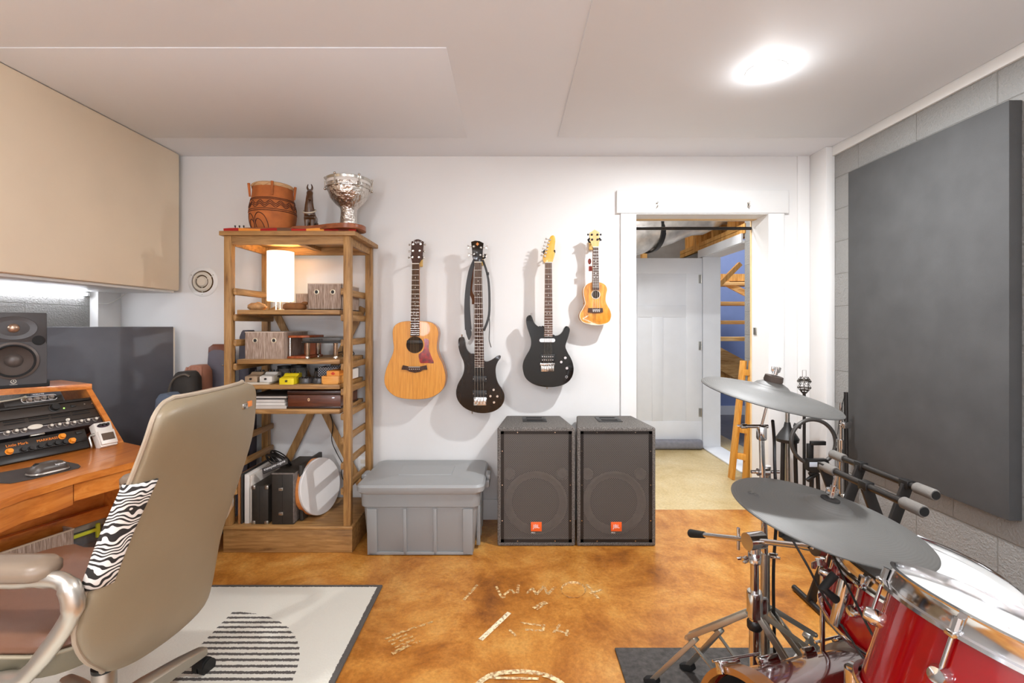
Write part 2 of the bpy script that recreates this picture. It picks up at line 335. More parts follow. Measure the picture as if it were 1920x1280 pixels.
# insulated duct
FOIL = mat('foil_wrap', '#d6d3cf', .3, .6, var=.3, vs=9, bmp=1, bs=16)
du = thing('foil_duct', 'silver foil wrapped duct hung above the hall behind the doorway', 'duct', (1.0, 4.4, 2.4))
cd, dd = V((1.28, 4.66, 2.33)), V((1,-.10,.34)).normalized()
mm = at(cd, dd); pr = []
for k in range(25):
    z = -1.2+k*.1; pr.append((.315+.012*math.sin(k*1.9)+random.uniform(-.01,.01), z))
obj('insulated_sleeve', MB().lathe(pr, mm, 40), FOIL, du)
obj('hanger_strap', MB().lathe([(.318,-.02),(.335,-.02),(.335,.03),(.318,.03)], mm @ M.Rotation(.35,4,'Y'), 48, False), BLACK, du)
# stair room
BLUE = mat('blue_wall_paint', '#7f90bd', .7, var=.04)
struct('wall_stair_back', MB().b2(2.2, 4.6, 7.0, 7.1, 0, 3.4), BLUE)
struct('wall_stair_right', MB().b2(4.5, 4.6, 4.2, 7.0, 0, 3.4), BLUE)
struct('floor_stair', MB().b2(2.06, 4.6, 4.0, 7.1, -.08, -.002), mat('grey_carpet', '#77767a', .95, bmp=.5, bs=300))
struct('baseboard_stair', MB().b2(2.2, 4.5, 6.985, 7.0, 0, .13), HALLW)
sw = thing('staircase', 'open tread wooden staircase in the blue room beyond the hall', 'staircase', (2.6, 6.2, 0))
for k, py in enumerate((531, 568, 603.5, 635)):
    Yt = 6.0-.22*k; z = P(0, py, Yt).z
    obj('tread', MB().b2(2.3, 3.3, Yt, Yt+.25, z-.025, z+.018, .003), PINEX, sw)
obj('stringer', MB().bar((2.22, 6.25, 1.14), (2.98, 6.18, .72), .04, .26).bar((2.42, 6.1, 2.0), (3.0, 6.0, 1.67), .04, .07), PINEX, sw)
obj('landing_frame', MB().b2(2.5, 3.3, 6.05, 6.5, 1.86, 1.95).bar((2.40, 5.6, 1.74), (2.68, 5.6, 2.02), .05, .05).b2(2.38, 2.44, 5.58, 5.66, 1.7, 2.0), PINE, sw); obj('cross_rail', MB().b2(2.3, 3.2, 6.3, 6.34, .6, .74), PINE, sw)
# narrow timber ladder frame leaning by the stair opening
ld = thing('wooden_ladder', 'narrow yellow wooden ladder leaning on the block wall just past the doorway', 'ladder', (1.9, 4.05, 0))
LADW = wood('ladder_pine', '#b8741f', '#d8963a', '#e6ac55', 'Z', .5, 4, 9)
b0, t0 = PZ(1371, 897, 0), P(1394, 676, 4.13); b1, t1 = PZ(1389, 902, 0), P(1404, 676, 4.02)
obj('side_rail', MB().bar(b0, t0, .022, .085, (0,1,0), .002), LADW, ld); obj('side_rail', MB().bar(b1+V((.03,-.02,0)), t1+V((.03,0,0)), .022, .085, (0,1,0), .002), LADW, ld)
for f_ in (.2, .42, .9): obj('rung', MB().bar(b0.lerp(t0, f_), (b1+V((.03,-.02,0))).lerp(t1+V((.03,0,0)), f_), .03, .05, None, .002), LADW, ld)
# ---------------------------------------------------------------- wooden rack
RX0, RX1, RY0, RY1 = -1.645, -.905, 2.735, 3.205
rk = thing('wooden_rack', 'tall open wooden shelf rack with ladder sides against the white wall', 'shelf', (-1.27, 2.97, 0))
obj('base_plinth', MB().b2(RX0, RX1, RY0+.012, RY1, 0, .135, .004), RACKX, rk)
obj('bottom_shelf', MB().b2(RX0-.006, RX1+.006, RY0, RY1, .135, .155, .006), RACKX, rk)
obj('top_board', MB().b2(RX0-.012, RX1+.022, RY0-.008, RY1, 1.812, 1.838, .003), RACKX, rk)
ap = MB().b2(RX0+.03, RX1-.03, RY0+.014, RY0+.034, 1.765, 1.812).b2(RX0+.03, RX1-.03, RY1-.034, RY1-.014, 1.765, 1.812)
for x in (RX0+.018, RX1-.036): ap.b2(x, x+.018, RY0+.03, RY1-.03, 1.765, 1.812)
ap.b2(-1.29, -1.25, RY0+.03, RY1-.03, 1.79, 1.812)
obj('apron', ap, RACKX, rk)
for x in (RX0+.008, RX1-.05):
    for y in (RY0+.006, RY1-.05): obj('post', MB().b2(x, x+.042, y, y+.042, .155, 1.812, .003), RACKW, rk)
for s in (0, 1):
    x = RX0+.05 if s == 0 else RX1-.072
    for z in (1.495, 1.345, 1.2, 1.062, .918, .775, .635, .49, .345):
        obj('rung', MB().b2(x, x+.022, RY0+.02, RY1-.008, z-.02, z+.02, .008), RACKY, rk)
SH = [1.39, 1.105, .96, .818]
for z in SH: obj('shelf_board', MB().b2(RX0+.075, RX1-.075, RY0+.02, RY1-.01, z-.026, z, .003), RACKX, rk)
zc = MB().bar((-1.58, 3.193, .2), (-.98, 3.193, 1.42), .045, .02, (0,1,0)).bar((-.97, 3.178, .2), (-1.57, 3.178, 1.42), .045, .012, (0,1,0))
obj('cross_brace', zc, RACKW, rk)
# --- on top of the rack
ZT = 1.838
CLAY = mat('red_clay', '#b5662f', .75, var=.2, vs=14, bmp=.25, bs=120); CLAYD = mat('carved_line', '#4e2615', .8); SKIN = mat('drum_hide', '#cfa678', .7, var=.1)
pc = V((P(512,0,2.95).x, 2.95, ZT)); pot = thing('clay_drum', 'carved terracotta drum with peg ties standing on top of the wooden rack', 'drum', pc)
PR = [(.096,0),(.114,.035),(.128,.085),(.134,.13),(.131,.175),(.122,.22),(.115,.265),(.113,.305),(.108,.309)]
def prad(z):
    for (r0, z0), (r1, z1) in zip(PR, PR[1:]):
        if z0 <= z <= z1: return r0+(r1-r0)*(z-z0)/(z1-z0)
    return .1
obj('pot_body', MB().lathe([(.001,0)]+[(p.x, p.y) for p in sm([(a,b,0) for a,b in PR], 3, False)]+[(.001,.309)], M.Translation(pc), 40), CLAY, pot, 60)
ln = MB()
def ring(fz, n=72):
    ln.tube([pc+V((math.cos(a)*(prad(fz(a))+.0006), math.sin(a)*(prad(fz(a))+.0006), fz(a))) for a in [2*PI*i/n for i in range(n)]], .0024, 5, closed=True)
for z in (.220,.212,.152,.142): ring(lambda a, z=z: z)
for d in (-.011, 0, .011): ring(lambda a, d=d: .182+d+.010*math.sin(a*14), 140)
def onp(a, z): r = prad(z)+.001; return pc+V((math.cos(a)*r, math.sin(a)*r, z))
for sc in (1, .72):
    a0 = -2.0
    for sg in (-1, 1): ln.tube(sm([onp(a0+sg*.06, .05+.03*(1-sc)), onp(a0+sg*.06, .10*sc), onp(a0+sg*.25*sc, .128*sc), onp(a0+sg*.5*sc, .112*sc), onp(a0+sg*.66*sc, .066*sc), onp(a0+sg*.68*sc, .012)], 4, False), .0026, 5)
ln.tube([onp(-2.0-.05,.05), onp(-2.16,.03), onp(-2.0,.008), onp(-1.84,.03), onp(-1.95,.05)], .0026, 5)
obj('carved_lines', ln, CLAYD, pot)
obj('drum_skin', MB().lathe([(.115,.294),(.118,.312),(.110,.318),(.001,.320)], M.Translation(pc), 40, False), SKIN, pot)
for a in (-2.55, -1.15, .1, 1.4, 2.8):
    obj('wooden_peg', MB().cyl(pc+V((.126*math.cos(a),.126*math.sin(a),.235)), pc+V((.132*math.cos(a),.132*math.sin(a),.314)), .0055, .008, 10), CLAY, pot)
obj('tie_cord', MB().tube([pc+V((math.cos(a)*(.121+.004*math.sin(5*a)), math.sin(a)*(.121+.004*math.sin(5*a)), .30+.008*math.sin(9*a))) for a in [2*PI*i/60 for i in range(60)]], .0022, 5, closed=True), SKIN, pot)
hp = V((P(585,0,2.93).x, 2.93, ZT)); HW = mat('dark_carved_wood', '#4a2c12', .3, var=.3, vs=20, coat=.4)
hs = thing('carved_horse', 'dark carved wooden horse figurine between the clay and silver drums', 'figurine', hp)
hb = MB()
hb.tube(sm([hp+V((-.03,.09,(.085)*1.28)), hp+V((-.02,.05,(.092)*1.28)), hp+V((-.004,0,(.088)*1.28)), hp+V((0,-.035,(.09)*1.28))], 4, False), [.026]*3+[.034]*7+[.036]*3, 12)
hb.tube(sm([hp+V((0,-.03,(.10)*1.28)), hp+V((.002,-.045,(.14)*1.28)), hp+V((.006,-.05,(.18)*1.28)), hp+V((.010,-.056,(.20)*1.28))], 4, False), [.034,.032,.030,.028,.026,.024,.022,.021,.020,.019,.018,.017,.016], 12)
hb.tube([hp+V((.006,-.045,(.205)*1.28)), hp+V((.014,-.066,(.195)*1.28)), hp+V((.022,-.084,(.172)*1.28)), hp+V((.025,-.092,(.158)*1.28))], [.018,.019,.014,.010], 10)
for sx in (-.016, .016):
    hb.tube([hp+V((sx,-.035,(.08)*1.28)), hp+V((sx,-.04,(.04)*1.28)), hp+V((sx,-.038,(.02)*1.28)), hp+V((sx,-.044,(.0)*1.28))], [.018,.010,.009,.012], 8)
    hb.tube([hp+V((sx-.028,.08,(.08)*1.28)), hp+V((sx-.028,.085,(.045)*1.28)), hp+V((sx-.028,.095,(.025)*1.28)), hp+V((sx-.028,.086,(.0)*1.28))], [.02,.012,.009,.012], 8)
hb.tube([hp+V((-.034,.11,(.10)*1.28)), hp+V((-.04,.125,(.07)*1.28)), hp+V((-.04,.125,(.02)*1.28))], [.01,.012,.006], 8)
remesh(hb, .0035, HW, 'horse_body', hs)
for sx in (-1, 1): obj('ear', MB().tube(sm([hp+V((.006+sx*.010,-.045,(.215)*1.28)), hp+V((.006+sx*.015,-.046,(.228)*1.28)), hp+V((.006+sx*.009,-.048,(.242)*1.28))], 3, False), [.006,.006,.006,.005,.004,.003,.002], 8), HW, hs)
obj('painted_collar', MB().torus(hp+V((0,-.036,(.118)*1.28)), (0,-.55,1), .036, .0045, 28, 6), mat('cream_paint', '#c9bda8', .5), hs)
obj('painted_saddle', MB().ball(hp+V((-.018,.03,(.105)*1.28)), .024, (1.1,1.1,.75)), bpy.data.materials['cream_paint'], hs)
obj('mane', MB().tube(sm([hp+V((.004,-.03,(.222)*1.28)), hp+V((-.002,-.025,(.19)*1.28)), hp+V((-.004,-.012,(.15)*1.28)), hp+V((-.004,.0,(.125)*1.28))], 4, False), .008, 6), mat('dark_mane', '#20140c', .5), hs)
dp = V((P(654,0,2.98).x, 2.98, ZT)); HAM = mat('hammered_silver', '#cfc8c0', .2, .95, var=.2, vs=30, bmp=1, bs=42); HAM.node_tree.nodes['Bump'].inputs['Distance'].default_value = .012
db = thing('goblet_drum', 'silver hammered goblet drum standing on the right of the rack top', 'drum', dp)
mt = M.Translation(dp)
obj('goblet_shell', MB().lathe([(.064,0),(.062,.01),(.057,.06),(.050,.13),(.047,.165),(.052,.188),(.080,.212),(.110,.248),(.128,.296),(.130,.330),(.001,.330)], mt, 48), HAM, db, 70)
obj('lower_hoop', MB().torus(dp+V((0,0,.305)), (0,0,1), .136, .004, 48, 8), NICKEL, db)
obj('upper_hoop', MB().lathe([(.131,.346),(.139,.346),(.141,.360),(.136,.364),(.131,.360)], mt, 48, False), NICKEL, db)
obj('drum_skin', MB().lathe([(.131,.330),(.132,.356),(.001,.358)], mt, 40, False), PAPER, db)
for k in range(6):
    a = -2.9+k*PI/3; c0 = dp+V((.139*math.cos(a), .139*math.sin(a), 0))
    obj('tension_lug', MB().cyl(c0+V((0,0,.293)), c0+V((0,0,.366)), .004, seg=8).ball(c0+V((0,0,.368)), .008).ball(c0+V((0,0,.301)), .008), NICKEL, db)
# flat lute with woven band
LUTEW = wood('lute_wood', '#5c2f18', '#8a4a28', '#a5623a', 'X', .35, 6, 8)
lt = thing('lap_lute', 'flat brown wooden lute lying across the top of the rack', 'string instrument', (-1.2, 2.82, ZT))
lo = [(-1.62,2.80),(-1.36,2.79),(-1.26,2.78),(-1.14,2.765),(-1.02,2.71),(-.93,2.69),(-.865,2.72),(-.845,2.79),(-.865,2.86),(-.93,2.90),(-1.03,2.885),(-1.14,2.83),(-1.26,2.815),(-1.36,2.815),(-1.62,2.815)]
body = [q for q in lo if q[0] > -1.3]
obj('lute_body', MB().prism([(p.x, p.y) for p in sm([(a,b,0) for a,b in body], 5)], .026, M.Translation((0,0,ZT+.012)), .004), LUTEW, lt)
obj('lute_neck', MB().b2(-1.55, -1.22, 2.782, 2.815, ZT+.014, ZT+.030, .003), LUTEW, lt)
obj('lute_head', MB().b2(-1.625, -1.54, 2.776, 2.82, ZT+.010, ZT+.024, .003), LUTEW, lt)
for x in (-1.60, -1.575, -1.55): obj('tuning_peg', MB().cyl((x,2.795,ZT+.02), (x,2.79,ZT+.038), .003, seg=8).ball((x,2.79,ZT+.039), .005), BLKMET, lt)
m, t, b = nt('woven_stripes'); v = coords(t); sx = node(t, 'ShaderNodeSeparateXYZ'); t.links.new(v, sx.inputs[0])
mr = node(t, 'ShaderNodeMapRange'); mr.inputs['From Min'].default_value = -.42; mr.inputs['From Max'].default_value = .42; t.links.new(sx.outputs['X'], mr.inputs['Value'])
t.links.new(ramp(t, mr.outputs[0], [(0,'#a82018'),(.10,'#e8923a'),(.25,'#a01c14'),(.36,'#6a4a34'),(.46,'#b02418'),(.56,'#f0a048'),(.68,'#a82018'),(.78,'#7a3020'),(.85,'#b8281c'),(.9,'#3a1a18'),(.94,'#9a2018')], 'CONSTANT'), b.inputs['Base Color']); b.inputs['Roughness'].default_value = .9; WOVEN = m
wb = MB(); rows = []
for k in range(25):
    u = k/24; x = -.42+.76*u; rows.append([V((x, -.012, .002)), V((x, -.014, .016+.003*math.sin(k*.8))), V((x, .0, .020+.003*math.sin(k*.8))), V((x, .006, .002))])
wb.loft(rows); wb.xf(M.Translation((-1.22, 2.757, ZT)) )
wo = thing('woven_band', 'red and orange striped woven band along the front edge of the rack top', 'textile', (-1.22, 2.757, ZT)); obj('band', wb, WOVEN, wo)
# --- shelf one
GFAB = mat('grey_brown_linen', '#a08878', .9, var=.12, vs=60, bmp=.5, bs=260)
_ = coords
def linen():
    m, t, b = nt('streaky_linen'); v = coords(t, (90, 90, 6)); n = node(t, 'ShaderNodeTexNoise'); n.inputs['Scale'].default_value = 3; n.inputs['Detail'].default_value = 4; t.links.new(v, n.inputs['Vector'])
    t.links.new(ramp(t, n.outputs['Fac'], [(.3,'#75604f'),(.5,'#a08a7a'),(.7,'#c2b0a2')]), b.inputs['Base Color']); b.inputs['Roughness'].default_value = .9; bump(t, b, n.outputs['Fac'], .3); return m
LINEN = linen()
def fabric_box(name, label, x0, x1, y0, y1, z0, z1, group, mt=None, grom=True):
    t_ = thing(name, label, 'storage box', (.5*(x0+x1), .5*(y0+y1), z0), group)
    w = .004; bx = MB().b2(x0, x1, y0, y1, z0, z0+.006)
    for a in ((x0,x1,y0,y0+w),(x0,x1,y1-w,y1),(x0,x0+w,y0,y1),(x1-w,x1,y0,y1)): bx.b2(*a, z0, z1, .001)
    obj('fabric_body', bx, LINEN, t_)
    xm = .5*(x0+x1)
    pp = MB()
    for a in ((x0-.001,x1+.001,y0-.001,y0+w),(x0-.001,x1+.001,y1-w,y1+.001),(x0-.001,x0+w,y0,y1),(x1-w,x1+.001,y0,y1)): pp.b2(*a, z1-.004, z1+.001)
    pp.b2(xm-.001, xm+.001, y0-.0015, y0, z0, z1); obj('piping', pp, mat(name+'_piping', '#c9b9a8', .8), t_)
    if grom:
        for s in (-1, 1):
            q = V((xm+s*(x1-x0)*.24, y0-.001, z0+(z1-z0)*.68)); g = obj('grommet', MB().torus(q, (0,1,0), .0125, .0035, 24, 8), mat('brass_ring_%d' % s, '#d9cdb6', .3, .6), t_)
            obj('grommet_hole', MB().cyl(q+V((0,.0005,0)), q+V((0,-.001,0)), .011, seg=20), BLACK, g)
    return t_
fabric_box('fabric_box', 'grey brown fabric box with two grommets right of the lamp on the top rack shelf', -1.182, -.985, 2.80, 3.12, SH[0], SH[0]+.155, 'fabric storage boxes')
fabric_box('fabric_box', 'low grey brown fabric box partly hidden behind the lamp side of the top shelf', -1.34, -1.19, 3.0, 3.15, SH[0], SH[0]+.11, 'fabric storage boxes', grom=False)
fabric_box('fabric_box', 'grey brown fabric box with two grommets at the left of the second rack shelf', -1.545, -1.318, 2.795, 3.12, SH[1], SH[1]+.158, 'fabric storage boxes')
lm = thing('table_lamp', 'glowing white cylinder lamp on the top shelf of the rack', 'lamp', (-1.435, 3.0, SH[0]))
m, t, b = nt('lit_lampshade'); b.inputs['Base Color'].default_value = lin('#fbf0da'); b.inputs['Emission Color'].default_value = lin('#fff0d2'); b.inputs['Emission Strength'].default_value = 1.6; b.inputs['Roughness'].default_value = .9
lx, ly, lz = -1.436, 3.0, SH[0]
obj('lamp_shade', MB().lathe([(.078,.062),(.078,.37),(.076,.37),(.076,.062)], M.Translation((lx,ly,lz)), 40, False), m, lm)
obj('shade_ring', MB().torus((lx,ly,lz+.062), (0,0,1), .078, .0016, 40, 6).torus((lx,ly,lz+.37), (0,0,1), .078, .0016, 40, 6), CREAMP, lm)
lb = MB().lathe([(.06,0),(.06,.006),(.01,.010),(.006,.012),(.006,.2),(.001,.2)], M.Translation((lx,ly,lz)), 24)
for a in (.4, 2.5, 4.6): lb.cyl((lx+.05*math.cos(a), ly+.05*math.sin(a), lz+.004), (lx+.05*math.cos(a), ly+.05*math.sin(a), lz+.064), .003, seg=8)
obj('lamp_base', lb, NICKEL, lm)
obj('bulb', MB().ball((lx,ly,lz+.23), .03, (1,1,1.2)), emis('warm_bulb', '#ffdda6', 30), lm)
POUCH = mat('brown_suede', '#8a5a30', .85, var=.2, vs=30, bmp=.3, bs=90)
solo('suede_pouch', rloft(MB(), [(.05,.02,.015,0),(.068,.035,.03,.012),(.064,.034,.03,.034),(.05,.02,.015,.044)], M.Translation((-1.285,2.86,SH[0]))).ball((-1.225,2.86,SH[0]+.042), .018, (1.2,.7,.6)), POUCH, 'brown suede pouch lying in front of the lamp on the top rack shelf', 'pouch', None, 70)
def crumple(c, rx, ry, rz, s):
    mb = MB().ball(c, 1, (rx, ry, rz), seg=20); random.seed(s)
    for v_ in mb.bm.verts:
        d = v_.co-V(c); v_.co = V(c)+d*(1+.25*math.sin(9*d.x/rx+s)*math.cos(7*d.z/rz+s)*.6+random.uniform(-.05,.05))
        v_.co.z = max(v_.co.z, c[2]-rz*.8)
    return mb
solo('tan_bundle', crumple((-1.52,2.88,SH[0]+.022), .052, .045, .026, 3), mat('tan_shell', '#b98a58', .7, var=.3, vs=40, bmp=.4, bs=60), 'small crumpled tan bundle at the left end of the top rack shelf', 'bundle', None, 80)
# --- shelf two
z2 = SH[1]
ws = thing('wooden_stand', 'small orange brown wooden stand beside the grommet box on the second shelf', 'stand', (-1.23, 2.9, z2))
obj('foot_plate', MB().b2(-1.318,-1.19,2.83,3.05,z2,z2+.014,.004), REDWD, ws); obj('top_plate', MB().b2(-1.312,-1.185,2.83,3.05,z2+.122,z2+.136,.004), REDWD, ws)
obj('back_panel', MB().b2(-1.30,-1.20,3.03,3.042,z2+.014,z2+.122), REDWD, ws); obj('pillar', MB().cyl((-1.302,2.838,z2+.014),(-1.302,2.838,z2+.122),.006,seg=12), NICKEL, ws)
rs = thing('riser_shelf', 'small riser with four silver legs on the second rack shelf', 'riser', (-1.1, 2.9, z2))
obj('riser_plate', MB().b2(-1.225,-.985,2.81,3.0,z2+.092,z2+.1,.002), BLKMET, rs)
for x in (-1.195, -1.03):
    for y in (2.83, 2.98): obj('leg', MB().lathe([(.013,0),(.013,.012),(.010,.016),(.0125,.022),(.0125,.085),(.014,.092)], M.Translation((x,y,z2)), 16), NICKEL, rs)
ro = thing('network_switch', 'flat grey black box with ports on the silver legged riser', 'electronics', (-1.1, 2.9, z2+.1))
obj('case', rloft(MB(), [(.118,.09,.02,.001),(.122,.094,.02,.012),(.118,.09,.02,.024)], M.Translation((-1.105,2.905,z2+.1))), mat('grey_black_plastic', '#4a4744', .4), ro)
pt = MB()
for k in range(6): pt.b2(-1.175+k*.013,-1.165+k*.013,2.809,2.812,z2+.106,z2+.117)
obj('port', pt, BLACK, ro)
solo('coiled_lead', MB().tube(sm([(-1.06,2.93,z2+.006),(-1.1,3.05,z2+.02),(-1.03,3.1,z2+.03),(-.99,3.03,z2+.01),(-1.04,2.97,z2+.005)], 6, False), .003, 6), BLACK, 'thin black lead looping under the riser on the second shelf', 'cable')
# --- shelf three : pedals, jars
z3 = SH[2]
def pedal(label, c, x, y, z, w=.072, d=.12, h=.052, rz=0, group='guitar effect pedals on the third shelf'):
    t_ = thing('effect_pedal', label, 'guitar pedal', (x, y, z), group); mt = M.Translation((x, y, z)) @ M.Rotation(rz, 4, 'Z')
    mc = mat('pedal_'+c.strip('#'), c, .4, .1, var=.05)
    obj('housing', MB().prism([(-d/2,0),(d/2,0),(d/2,h),(d*.12,h),(d*.02,h*.72),(-d/2,h*.62)], w, mt @ basis((-w/2,0,0),(0,1,0),(0,0,1),(1,0,0)), .003), mc, t_)
    obj('rubber_base', MB().b2(-w/2+.003,w/2-.003,-d/2+.003,d/2-.003,-.0005,.003,0,mt), RUBBER, t_)
    obj('jack', MB().cyl(mt @ V((0,-d/2,h*.35)), mt @ V((0,-d/2-.008,h*.35)), .006, seg=12), BLKMET, t_); obj('jack', MB().cyl(mt @ V((w/2,d*.1,h*.5)), mt @ V((w/2+.012,d*.1,h*.5)), .006, seg=12), BLKMET, t_)
    for s in (-.022, 0, .022): obj('knob', MB().cyl(mt @ V((s,d*.3,h)), mt @ V((s,d*.3,h+.011)), .007, .006, 12), BLACK, t_)
    obj('tread_plate', MB().b2(-w/2+.006,w/2-.006,-d/2+.008,-d*.02,h*.66,h*.7,.001,mt @ M.Rotation(.0,4,'X')), mc, t_)
    return t_
solo('white_tray', rloft(MB(), [(.075,.06,.006,0),(.078,.063,.006,.012),(.074,.059,.006,.012),(.072,.057,.005,.004)], M.Translation((-1.47,2.83,z3))), CREAMP, 'thin white tray under two pedals on the third rack shelf', 'tray')
pedal('tan guitar pedal at the left end of the white tray', '#a58d72', -1.50, 2.835, z3+.013)
pedal('white guitar pedal beside the tan one on the tray', '#d6d3cc', -1.415, 2.835, z3+.013)
pedal('bright yellow guitar pedal on the third rack shelf', '#e8d21e', -1.29, 2.82, z3, .085, .11, .058)
for k, x in enumerate((-1.205, -1.125)):
    t_ = thing('round_pedal', ['left round dark grey effect pedal beside the yellow one', 'right round dark grey effect pedal next to the orange box'][k], 'guitar pedal', (x, 2.83, z3))
    mt = M.Translation((x, 2.84, z3)); obj('housing', MB().lathe([(.042,0),(.044,.012),(.038,.030),(.02,.036),(.001,.037)], mt, 28), mat('round_pedal_shell', '#4c4a4a', .3, .3), t_)
    for a in (-2.3, -1.6, -.9): obj('knob', MB().ball((x+.03*math.cos(a), 2.84+.03*math.sin(a), z3+.03), .009), BLACK, t_)
GLASS = mat('clear_plastic', '#c9ccca', .12, 0, var=.02); GLASS.node_tree.nodes['Principled BSDF'].inputs['Transmission Weight'].default_value = .85
for k, (x, y, r, h) in enumerate(((-1.42,3.02,.045,.075),(-1.34,3.04,.05,.08),(-1.18,3.03,.055,.06))):
    t_ = thing('glass_jar', ['left clear jar behind the pedals on the third shelf', 'middle clear jar behind the yellow pedal', 'wide clear jar behind the round pedals'][k], 'jar', (x, y, z3))
    obj('jar_body', MB().lathe([(r*.95,0),(r,.006),(r,h-.012),(r*.9,h)], M.Translation((x,y,z3)), 28), GLASS, t_); obj('lid', MB().lathe([(r*.93,h-.004),(r*.95,h+.012),(.001,h+.013)], M.Translation((x,y,z3)), 28), BLACK, t_)
m, t, b = nt('mesh_wire'); v = coords(t, (1,1,1)); ck = node(t, 'ShaderNodeTexChecker'); ck.inputs['Scale'].default_value = 130; ck.inputs['Color1'].default_value = lin('#3a3a3c'); ck.inputs['Color2'].default_value = lin('#a8a6a8'); t.links.new(v, ck.inputs['Vector']); t.links.new(ck.outputs['Color'], b.inputs['Base Color']); b.inputs['Metallic'].default_value = .6; b.inputs['Roughness'].default_value = .4
bk = MB(); x0, x1, y0, y1 = -1.175, -1.05, 2.93, 3.06
for a in ((x0,x1,y0,y0+.003),(x0,x1,y1-.003,y1),(x0,x0+.003,y0,y1),(x1-.003,x1,y0,y1)): bk.b2(*a, z3, z3+.085)
bk.b2(x0,x1,y0,y1,z3,z3+.003); solo('mesh_basket', bk, m, 'grey wire mesh basket at the back of the third shelf', 'basket')
cb_ = thing('wooden_tray_box', 'open orange wood box at the right end of the third rack shelf', 'box', (-1.0, 2.85, z3)); HON = wood('honey_box', '#c47c30', '#dc9846', '#e8ae62', 'X', .4, 5, 9)
bx = MB(); x0, x1, y0, y1 = -1.088, -.985, 2.765, 3.08
bx.b2(x0,x1,y0,y1,z3+.001,z3+.008)
for a in ((x0,x1,y0,y0+.008),(x0,x1,y1-.008,y1),(x0,x0+.008,y0,y1),(x1-.008,x1,y0,y1)): bx.b2(*a, z3+.001, z3+.048, .001)
obj('box_body', bx, HON, cb_)
lf = thing('maple_leaf_box', 'small orange box with a red leaf mark inside the open wood box', 'box', (-1.03, 2.85, z3+.01))
obj('carton', MB().b2(-1.072,-.998,2.80,2.95,z3+.009,z3+.075,.002), mat('orange_card', '#ef9a3c', .6), lf)
lp = [(0,1.1),(.25,.6),(.55,.75),(.45,.2),(1,.35),(.85,-.05),(1,-.2),(.5,-.55),(.55,-.75),(.08,-.65),(.08,-1.1),(-.08,-1.1),(-.08,-.65),(-.55,-.75),(-.5,-.55),(-1,-.2),(-.85,-.05),(-1,.35),(-.45,.2),(-.55,.75),(-.25,.6)]
obj('leaf_mark', MB().prism([(a*.013, b*.010) for a, b in lp], .0006, basis((-1.035,2.7996,z3+.06),(1,0,0),(0,0,1),(0,-1,0))), mat('leaf_red', '#cf3a22', .6), lf)
solo('card_stack', MB().b2(-.985+.004,-.97,2.9,3.06,z3+.012,z3+.07), PAPER, 'white cards standing between the box and the right rungs', 'cards')
# --- shelf four
z4 = SH[3]; BK = [('#c9c2ba', .020), ('#dcd8d2', .018), ('#d5cfc8', .017), ('#57524c', .006), ('#c2bcb4', .013)]
zz = z4
for k, (c, h) in enumerate(BK):
    t_ = thing('book', ['thickest pale book, lowest of the stack on the fourth shelf', 'white book second from the bottom of the fourth shelf stack', 'cream book in the middle of the fourth shelf stack', 'thin dark folder near the top of the fourth shelf stack', 'grey catalogue topmost of the fourth shelf stack'][k], 'book', (-1.41, 2.9, zz), 'books stacked on the fourth shelf')
    o = random.uniform(-.006,.006); mc = mat('book_cover_%d' % k, ['#8d8780','#b9b3aa','#6a655f','#2f2c2a','#55504b'][k], .5)
    obj('pages', MB().b2(-1.535+o,-1.302+o,2.778,3.04,zz+.0015,zz+h-.0015), mat('book_pages_%d' % k, c, .8), t_)
    obj('cover', MB().b2(-1.537+o,-1.3+o,2.776,3.043,zz,zz+.0015).b2(-1.537+o,-1.3+o,2.776,3.043,zz+h-.0015,zz+h-.0002).b2(-1.537+o,-1.3+o,3.041,3.043,zz,zz+h-.0003), mc, t_); zz += h
wc = thing('wooden_chest', 'wide dark brown wooden chest with a pale keyhole on the fourth shelf', 'chest', (-1.13, 2.9, z4))
obj('chest_body', MB().b2(-1.292,-.985,2.785,3.09,z4,z4+.078,.003), DKWOOD, wc); obj('plinth_moulding', MB().b2(-1.297,-.98,2.779,3.095,z4,z4+.012,.003), mat('chest_edge', '#2c150b', .3), wc)
obj('chest_lid', MB().b2(-1.295,-.982,2.781,3.093,z4+.080,z4+.104,.005), mat('chest_lid_wood', '#3a1d10', .3, var=.15, vs=20), wc)
obj('keyhole_plate', MB().lathe([(.0085,0),(.0085,.001),(.001,.001)], at((-1.17,2.7848,z4+.052),(0,-1,0)) @ M.Diagonal((.75,1.15,1,1)), 20), mat('bone_plate', '#dcb48a', .4), wc)
obj('keyhole', MB().box((-1.17,2.7835,z4+.052),(.003,.001,.009)), BLACK, wc)
